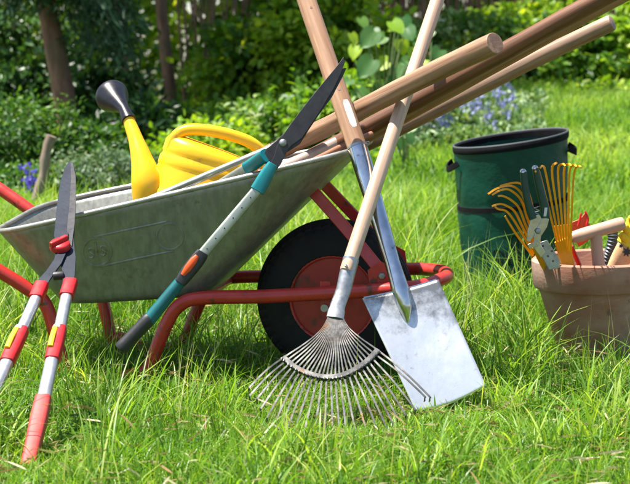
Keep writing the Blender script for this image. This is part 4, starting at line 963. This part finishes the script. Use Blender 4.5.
Lf['leftbush'] = leafmat('darker fine leaves', [(0, (.02, .07, .010)), (.6, (.05, .14, .016)), (1, (.16, .29, .04))], .4)
def tree(name, label, x, y, r, h, lean, crown, n, ls, material, lw=.5, k=60, spread=.35, limbs=8, seed=3, low=None):
    z0 = G(x, y); t = thing(name, label, 'tree', (x, y, z0), 'trees at the back of the garden')
    rn = random.Random(seed); mb = MB(); pts = [Vector((0, 0, -.15)), Vector((lean * .1, 0, h * .12)), Vector((lean * .35, .0, h * .4)), Vector((lean * .8, .05, h * .75)), Vector((lean, .05, h))]
    if low: pts = [Vector((0, 0, -.15)), Vector((low * .3, 0, .45)), Vector((low, 0, 1.3))] + pts[2:]
    pa = cr(pts, 8)
    rr = [r * (1.45 * math.exp(-i / 1.6) + lerp(1, .22, i / (len(pa) - 1))) if i < 6 else r * lerp(1, .22, i / (len(pa) - 1)) for i in range(len(pa))]
    mb.tube(pa, rr, 18)
    tk = mb.build('trunk', M['bark'], None); tk.parent = t
    for q in range(limbs):
        lb = MB()
        i = int(lerp(16, len(pa) - 3, q / max(1, limbs - 1))); s = pa[i]; a = rn.random() * 6.28; L_ = crown[3] * rn.uniform(.6, .95)
        e = s + Vector((math.cos(a) * L_, math.sin(a) * L_, L_ * rn.uniform(.05, .5))); m_ = lerp(s, e, .5) + Vector((0, 0, .1))
        lb.tube(cr([s, m_, e], 4), [rr[i] * lerp(.5, .1, j / 8) for j in range(9)], 7)
        o = lb.build('limb', M['bark'], None); o.parent = t
    cx, cy, cz, rx, rz = crown; n = int(n * .85)
    p, od, tint = clump_points(n, (cx, cy, cz), (rx, rx * .85, rz), k, spread, .3)
    d = od * .5 + rng.normal(size=(n, 3)) * .7 + np.array([0, 0, -.35]); nn = rng.normal(size=(n, 3)) * .5 + np.array([0, 0, .9])
    size = ls * (.6 + .7 * rng.random(n)); mobj('crown', leaf_mesh('crown', p, d, nn, size, size * lw, material, .25, np.clip(.6 * tint + .4 * rng.random(n), 0, 1)), t)
    return t
# trees seen in the photo: (pixel x at trunk, distance)
def px_x(px, Y): return P(px, 100, Y).x
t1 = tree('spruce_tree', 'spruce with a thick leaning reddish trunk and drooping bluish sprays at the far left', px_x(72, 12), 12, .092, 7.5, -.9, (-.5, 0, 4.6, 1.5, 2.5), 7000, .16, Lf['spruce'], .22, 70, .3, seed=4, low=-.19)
# drooping sprays on the spruce
def sprays(parent, specs, n, ls=.09):
    c = []; d = []; r_ = []
    for (x0, y0, z0, x1, y1, z1) in specs:
        for i in range(n):
            t_ = rng.random(); sag = -.12 * math.sin(t_ * math.pi * .9)
            hang = rng.random() ** 1.5 * .32
            c.append((lerp(x0, x1, t_) + rng.normal() * .06, lerp(y0, y1, t_) + rng.normal() * .10, lerp(z0, z1, t_) - sag * .3 - hang)); d.append((x1 - x0 + rng.normal() * .5, y1 - y0 + rng.normal() * .5, -.7 + rng.normal() * .3)); r_.append(rng.random())
    k = len(c); mobj('spray', leaf_mesh('spray', np.array(c), np.array(d), rng.normal(size=(k, 3)) + [0, -.3, .6], ls * (.6 + .6 * rng.random(k)), ls * .2, Lf['spruce'], .1, np.array(r_)), parent)
    for (x0, y0, z0, x1, y1, z1) in specs:
        mb = MB(); mb.tube(cr([(x0, y0, z0), (lerp(x0, x1, .5), lerp(y0, y1, .5), lerp(z0, z1, .5) + .06), (x1, y1, z1)], 4), [lerp(.014, .004, j / 8) for j in range(9)], 6)
        b = mb.build('branch', M['bark'], None); b.parent = parent
sprays(t1, [(0, 0, 1.35, -.45, -.5, 1.25), (0, 0, 1.45, .35, -.6, 1.30), (0, 0, 1.6, .05, -.8, 1.45), (0, 0, 1.15, .45, -.45, .95), (-.1, 0, 1.7, -.7, -.5, 1.5), (0, 0, 1.5, .42, -.3, 1.15), (0, 0, 1.9, .5, -.7, 1.6), (0, 0, 1.9, -.3, -.8, 1.6)], 750)
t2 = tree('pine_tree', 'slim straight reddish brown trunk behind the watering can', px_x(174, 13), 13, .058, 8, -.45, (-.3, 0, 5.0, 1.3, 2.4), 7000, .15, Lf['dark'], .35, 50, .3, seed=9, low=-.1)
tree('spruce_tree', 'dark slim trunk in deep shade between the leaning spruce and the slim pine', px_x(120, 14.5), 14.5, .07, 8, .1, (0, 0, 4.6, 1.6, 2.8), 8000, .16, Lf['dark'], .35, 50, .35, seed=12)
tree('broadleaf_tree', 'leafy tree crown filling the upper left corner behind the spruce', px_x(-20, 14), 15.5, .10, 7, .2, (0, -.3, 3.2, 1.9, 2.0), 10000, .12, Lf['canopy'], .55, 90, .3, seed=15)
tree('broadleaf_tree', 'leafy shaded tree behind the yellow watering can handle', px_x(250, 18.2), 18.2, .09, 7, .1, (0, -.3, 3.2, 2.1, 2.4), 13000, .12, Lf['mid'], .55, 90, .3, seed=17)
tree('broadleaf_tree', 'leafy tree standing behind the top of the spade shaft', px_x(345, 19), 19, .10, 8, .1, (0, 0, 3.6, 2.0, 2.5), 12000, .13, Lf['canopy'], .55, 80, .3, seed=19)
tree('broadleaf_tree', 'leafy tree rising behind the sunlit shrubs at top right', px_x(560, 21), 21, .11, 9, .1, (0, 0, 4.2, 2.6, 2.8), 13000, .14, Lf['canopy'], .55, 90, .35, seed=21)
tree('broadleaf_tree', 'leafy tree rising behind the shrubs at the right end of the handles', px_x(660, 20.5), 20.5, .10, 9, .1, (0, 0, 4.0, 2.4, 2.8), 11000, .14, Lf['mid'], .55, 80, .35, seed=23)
# thin brown stems (young growth) right of the slim trunk
for k in range(26):
    px = 184 + (k * 37 % 58) + (k % 3); Y = 12.6 + (k * 17 % 22) / 10
    st = thing('sapling', 'thin bare brown sapling in the thicket right of the slim trunk', 'sapling', (px_x(px, Y), Y, G(px_x(px, Y), Y)), 'thin saplings in the thicket')
    rnk = random.Random(k); r0 = rnk.uniform(.006, .013); pts = [Vector((0, 0, -.05)), Vector((rnk.uniform(-.05, .05), 0, .7)), Vector((rnk.uniform(-.1, .1), rnk.uniform(-.1, .1), 1.5)), Vector((rnk.uniform(-.2, .2), 0, 2.4))]
    o = MB().tube(cr(pts, 5), [lerp(r0, r0 * .4, j / 15) for j in range(16)], 7).build('stem', M['bark'], None); o.parent = st

def sh(name, label, cat, px, Y, rad, n, ls, lw, m, **kw): return shrub(name, label, cat, px_x(px, Y), Y, rad, n, ls, lw, Lf[m], **kw)
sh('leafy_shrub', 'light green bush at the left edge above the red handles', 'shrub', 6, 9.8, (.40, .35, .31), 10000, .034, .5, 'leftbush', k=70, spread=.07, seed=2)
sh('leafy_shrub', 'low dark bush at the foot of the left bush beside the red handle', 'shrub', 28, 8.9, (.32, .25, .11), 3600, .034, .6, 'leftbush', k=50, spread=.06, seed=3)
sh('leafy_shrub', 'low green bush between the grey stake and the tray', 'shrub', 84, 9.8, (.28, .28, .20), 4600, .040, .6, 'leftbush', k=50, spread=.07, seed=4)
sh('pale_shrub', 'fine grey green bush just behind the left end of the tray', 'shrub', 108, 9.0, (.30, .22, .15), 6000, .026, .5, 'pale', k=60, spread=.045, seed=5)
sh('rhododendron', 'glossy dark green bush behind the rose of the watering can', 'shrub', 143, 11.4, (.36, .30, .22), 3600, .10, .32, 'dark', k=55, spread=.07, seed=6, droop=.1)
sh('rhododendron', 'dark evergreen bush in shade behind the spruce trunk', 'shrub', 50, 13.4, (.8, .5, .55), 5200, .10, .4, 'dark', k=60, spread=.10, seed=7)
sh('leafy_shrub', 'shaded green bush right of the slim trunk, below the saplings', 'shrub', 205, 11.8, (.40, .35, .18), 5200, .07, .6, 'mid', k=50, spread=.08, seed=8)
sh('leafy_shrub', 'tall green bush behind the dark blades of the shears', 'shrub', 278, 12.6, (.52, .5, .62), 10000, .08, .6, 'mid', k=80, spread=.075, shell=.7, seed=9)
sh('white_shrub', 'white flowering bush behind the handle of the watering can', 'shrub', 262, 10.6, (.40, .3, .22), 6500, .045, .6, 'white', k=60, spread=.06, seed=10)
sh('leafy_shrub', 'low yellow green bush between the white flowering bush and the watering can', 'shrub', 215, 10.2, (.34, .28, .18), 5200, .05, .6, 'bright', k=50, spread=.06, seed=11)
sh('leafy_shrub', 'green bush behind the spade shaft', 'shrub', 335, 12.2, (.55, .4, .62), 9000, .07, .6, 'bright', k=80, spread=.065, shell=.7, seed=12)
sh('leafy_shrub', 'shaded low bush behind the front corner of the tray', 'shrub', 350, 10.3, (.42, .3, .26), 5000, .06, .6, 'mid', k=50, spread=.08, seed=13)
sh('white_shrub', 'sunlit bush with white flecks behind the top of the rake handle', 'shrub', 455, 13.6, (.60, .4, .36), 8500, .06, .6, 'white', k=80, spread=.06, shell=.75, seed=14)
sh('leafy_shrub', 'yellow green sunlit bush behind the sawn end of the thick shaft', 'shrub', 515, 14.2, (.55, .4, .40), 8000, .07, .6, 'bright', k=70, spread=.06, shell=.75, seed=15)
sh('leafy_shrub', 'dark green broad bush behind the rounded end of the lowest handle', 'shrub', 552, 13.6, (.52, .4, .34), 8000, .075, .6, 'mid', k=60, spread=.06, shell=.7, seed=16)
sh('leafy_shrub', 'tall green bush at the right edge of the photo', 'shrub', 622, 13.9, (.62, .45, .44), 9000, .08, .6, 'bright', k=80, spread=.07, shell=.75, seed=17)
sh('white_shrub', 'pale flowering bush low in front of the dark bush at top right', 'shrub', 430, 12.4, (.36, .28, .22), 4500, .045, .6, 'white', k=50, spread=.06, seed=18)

# big-leaved plant behind the barrow's nose
def big_plant(px, Y, label, specs, seed):
    x = px_x(px, Y); t = thing('large_leaved_plant', label, 'plant', (x, Y, G(x, Y)), 'large leaved plants'); rn = random.Random(seed)
    for (qx, qy, s_, hue) in specs:
        tip = P(qx, qy, Y + rn.uniform(-.2, .2)) - Vector((x, Y, G(x, Y)))
        stem = MB().tube(cr([Vector((rn.uniform(-.05, .05), rn.uniform(-.05, .05), -.03)), Vector((tip.x * .4, tip.y * .4, tip.z * .6)), tip], 5), [.006, .006, .0055, .005, .005, .0045, .004, .004, .0035, .003, .003], 6).build('stem', M['greenstem'], None); stem.parent = t
        # heart-shaped leaf blade, grid
        s_ *= .92; d = Vector((rn.uniform(-1, 1), rn.uniform(-.5, -.1), rn.uniform(-.8, -.1))).normalized(); n_ = Vector((rn.uniform(-.4, .4), -.8 + rn.uniform(-.3, .3), rn.uniform(.35, .8))).normalized(); sd = d.cross(n_).normalized(); n_ = sd.cross(d)
        vs_ = []; K = 8
        for j in range(K + 1):
            tt = j / K; wv = s_ * .5 * (math.sin(math.pi * min(1, (tt + .12) / 1.12)) ** .6) * (1 - .35 * tt)
            for i in range(-3, 4):
                f = i / 3; vs_.append(tip + d * s_ * (tt - .12 * abs(f)) + sd * wv * f + n_ * (-.22 * s_ * tt ** 2 + .10 * s_ * abs(f) + .012 * s_ * math.sin(j * 2.3 + i * 2)))
        fs_ = [(j * 7 + i, j * 7 + i + 1, (j + 1) * 7 + i + 1, (j + 1) * 7 + i) for j in range(K) for i in range(6)]
        V = np.array([tuple(q) for q in vs_]); me = np_mesh('leaf', V, [np.array(fs_)], np.full(len(V), hue), Lf['big'], True)
        mobj('leaf', me, t)
S = []
rr_ = random.Random(5)
S1 = [(375, 32, .15, .5), (392, 22, .12, .8), (401, 40, .11, 1.), (372, 60, .16, .3), (388, 62, .13, .95), (362, 66, .14, .6), (408, 66, .15, .4), (382, 84, .14, .3), (414, 48, .12, .9), (396, 78, .15, .2), (355, 90, .13, .5), (372, 98, .12, .2), (412, 88, .12, .7)]
S1 += [(rr_.uniform(350, 424), rr_.uniform(12, 112), rr_.uniform(.07, .13), rr_.random()) for _ in range(26)]
big_plant(385, 9.9, 'large pale leaved plant between the spade shaft and the rake handle', S1, 1)
S2 = [(432, 30, .12, .5), (440, 50, .13, .3), (425, 60, .12, .9), (434, 78, .13, .4), (420, 96, .12, .3), (442, 92, .10, .6)]
big_plant(430, 10.2, 'large leaved plant just right of the rake handle', S2, 2)
S3 = [(402, 118, .09, .5), (390, 124, .10, .3), (414, 126, .08, .6), (398, 140, .09, .2), (418, 112, .09, .8), (408, 134, .08, .4)]
big_plant(404, 9.0, 'dark stemmed leafy plant below the crossing of rake handle and shafts', S3, 3)

# herbs round the bluebells, ground cover along the shrub border
def cover(name, label, pts_px, n, ls, lw, m, hmax, cat='ground cover'):
    c = []
    for (pxa, pxb, Ya, Yb) in pts_px:
        Y = Ya + (Yb - Ya) * rng.random(n); px = pxa + (pxb - pxa) * rng.random(n); X = (px - 315) / FPX * Y
        c.append(np.stack([X, Y, ground(X, Y) + hmax * rng.random(n) ** .8 * (.4 + .8 * noise2(X, Y, 5, 1))], 1))
    c = np.concatenate(c); k = len(c)
    d = rng.normal(size=(k, 3)) * .6 + [0, 0, .5]
    meta(mobj(name, leaf_mesh(name, c, d, rng.normal(size=(k, 3)) * .5 + [0, -.2, .8], ls * (.6 + .7 * rng.random(k)), ls * lw, Lf[m], .3)), label, cat, kind='stuff')
cover('herb_cover', 'pale green herbs growing thickly among the bluebells', [(395, 545, 9.6, 11.8)], 9000, .05, .45, 'herb', .16)
cover('ivy_cover', 'low leafy ground cover under the shrubs at the back of the garden', [(-60, 400, 9.3, 14)], 26000, .055, .7, 'mid', .14)
cover('ivy_cover', 'low leaves at the foot of the sunlit shrubs behind the meadow', [(420, 720, 12.6, 14.5)], 9000, .055, .7, 'bright', .16)

def flower_proto(name, label, cat, group, m, tall, nb):
    t = thing(name, label, cat, (0, 0, 0), group)
    s = MB().tube(cr([(0, 0, -.02), (.005, 0, tall * .5), (.012, 0, tall * .85), (.035, 0, tall)], 4), .003, 5).build('stem', M['greenstem'], None); s.parent = t
    c = np.array([(.01 + .025 * (i / nb) + rng.normal() * .014, rng.normal() * .014, tall * (.62 + .38 * i / nb)) for i in range(nb)]); c = np.repeat(c, 4, 0)
    k = len(c); mobj('blossom', leaf_mesh('blossom', c, rng.normal(size=(k, 3)) * .6 + [0, 0, -.6], rng.normal(size=(k, 3)), .026, .016, Lf[m], .1), t)
    a = rng.random(6) * 6.28; d = np.stack([np.cos(a) * .5, np.sin(a) * .5, np.ones(6)], 1)
    mobj('leaf', leaf_mesh('leaf', np.zeros((6, 3)), d, np.stack([-np.cos(a), -np.sin(a), np.full(6, .5)], 1), .18, .014, Lf['mid'], .3), t)
    return t
fp = flower_proto('bluebell', 'bluebell in the flower patch behind the green bin and the shafts', 'bluebell', 'bluebells in a patch behind the bin', 'blue', .25, 5)
rb = random.Random(3)
for k in range(70):
    o = fp if k == 0 else copy_tree(fp)
    u_ = rb.random(); px = 418 + 100 * u_; Y = rb.uniform(9.9, 11.8); X = px_x(px, Y)
    o.location = (X, Y, G(X, Y)); o.rotation_euler = (rb.uniform(-.15, .15), rb.uniform(-.15, .15), rb.random() * 6.28); s_ = rb.uniform(.65, 1.05); o.scale = (s_, s_, s_)
vp = flower_proto('violet_flower', 'violet blue flower in the dark bush between the red handle and the grey stake', 'flower', 'violet flowers by the stake', 'violet', .26, 8)
for k in range(4):
    o = vp if k == 0 else copy_tree(vp)
    px = 24 + 3.2 * k; Y = 8.45 + .08 * (k % 3); X = px_x(px, Y); o.location = (X, Y, G(X, Y) + .0); o.rotation_euler = (0, 0, k * 1.3); s_ = .75 + .1 * (k % 3); o.scale = (s_, s_, s_)

# weathered stake
a, b = P(34, 200, 8.2), P(51, 136, 8.2); a.z = G(a.x, a.y) - .05; a.x = P(30, 215, 8.2).x
st = thing('wooden_stake', 'weathered grey wooden stake leaning behind the left end of the tray', 'stake', tuple(a))
MB().tube([a + (b - a) * i / 12 + Vector((.006 * math.sin(i * 1.1), 0, 0)) for i in range(13)], [.024 + .003 * math.sin(i * 2.3) for i in range(13)], 10).build('post', M['stake'], st, angle=60)

# woven brushwood fence behind the sunlit shrubs
def fence():
    Y = 16.2; x0, x1 = px_x(372, Y), px_x(760, Y); z0 = G(1, Y)
    t = thing('brushwood_fence', 'brown brushwood fence glimpsed behind the sunlit shrubs at top right', 'fence', ((x0 + x1) / 2, Y, z0))
    rf = random.Random(8); mb = MB(); k = int((x1 - x0) / .022)
    for i in range(k):
        x = lerp(x0, x1, i / k) + rf.uniform(-.008, .008); r_ = rf.uniform(.008, .014); y = Y + rf.uniform(-.02, .02)
        mb.tube([(x, y, z0 - .1), (x + rf.uniform(-.03, .03), y, z0 + .9), (x + rf.uniform(-.04, .04), y, z0 + 1.75 + rf.uniform(-.08, .08))], r_, 5)
    mb.build('brushwood', M['bark'], t)
    for h in (.35, 1.35):
        MB().tube([(x0, Y - .05, z0 + h), (x1, Y - .05, z0 + h)], .02, 8).build('rail', M['bark'], t)
fence()

# far woodland closing the view
def woodland():
    n = 42000; X = (rng.random(n) * 2 - 1) * 9; Y = 17.5 + rng.random(n) * 5; Z = ground(X, Y) + rng.random(n) ** 1.1 * 6.5
    c = np.stack([X, Y, Z], 1); g_ = noise2(X, Z, 2.5, 4)
    keep = g_ + .25 * rng.random(n) > .34; c = c[keep]; k = len(c)
    me = leaf_mesh('woodland', c, rng.normal(size=(k, 3)), rng.normal(size=(k, 3)) * .6 + [0, -.3, .8], .20 * (.6 + .8 * rng.random(k)), .12, Lf['bright'], .2)
    meta(mobj('woodland', me), 'dense shaded woodland closing off the back of the garden', 'woodland', kind='stuff')
woodland()
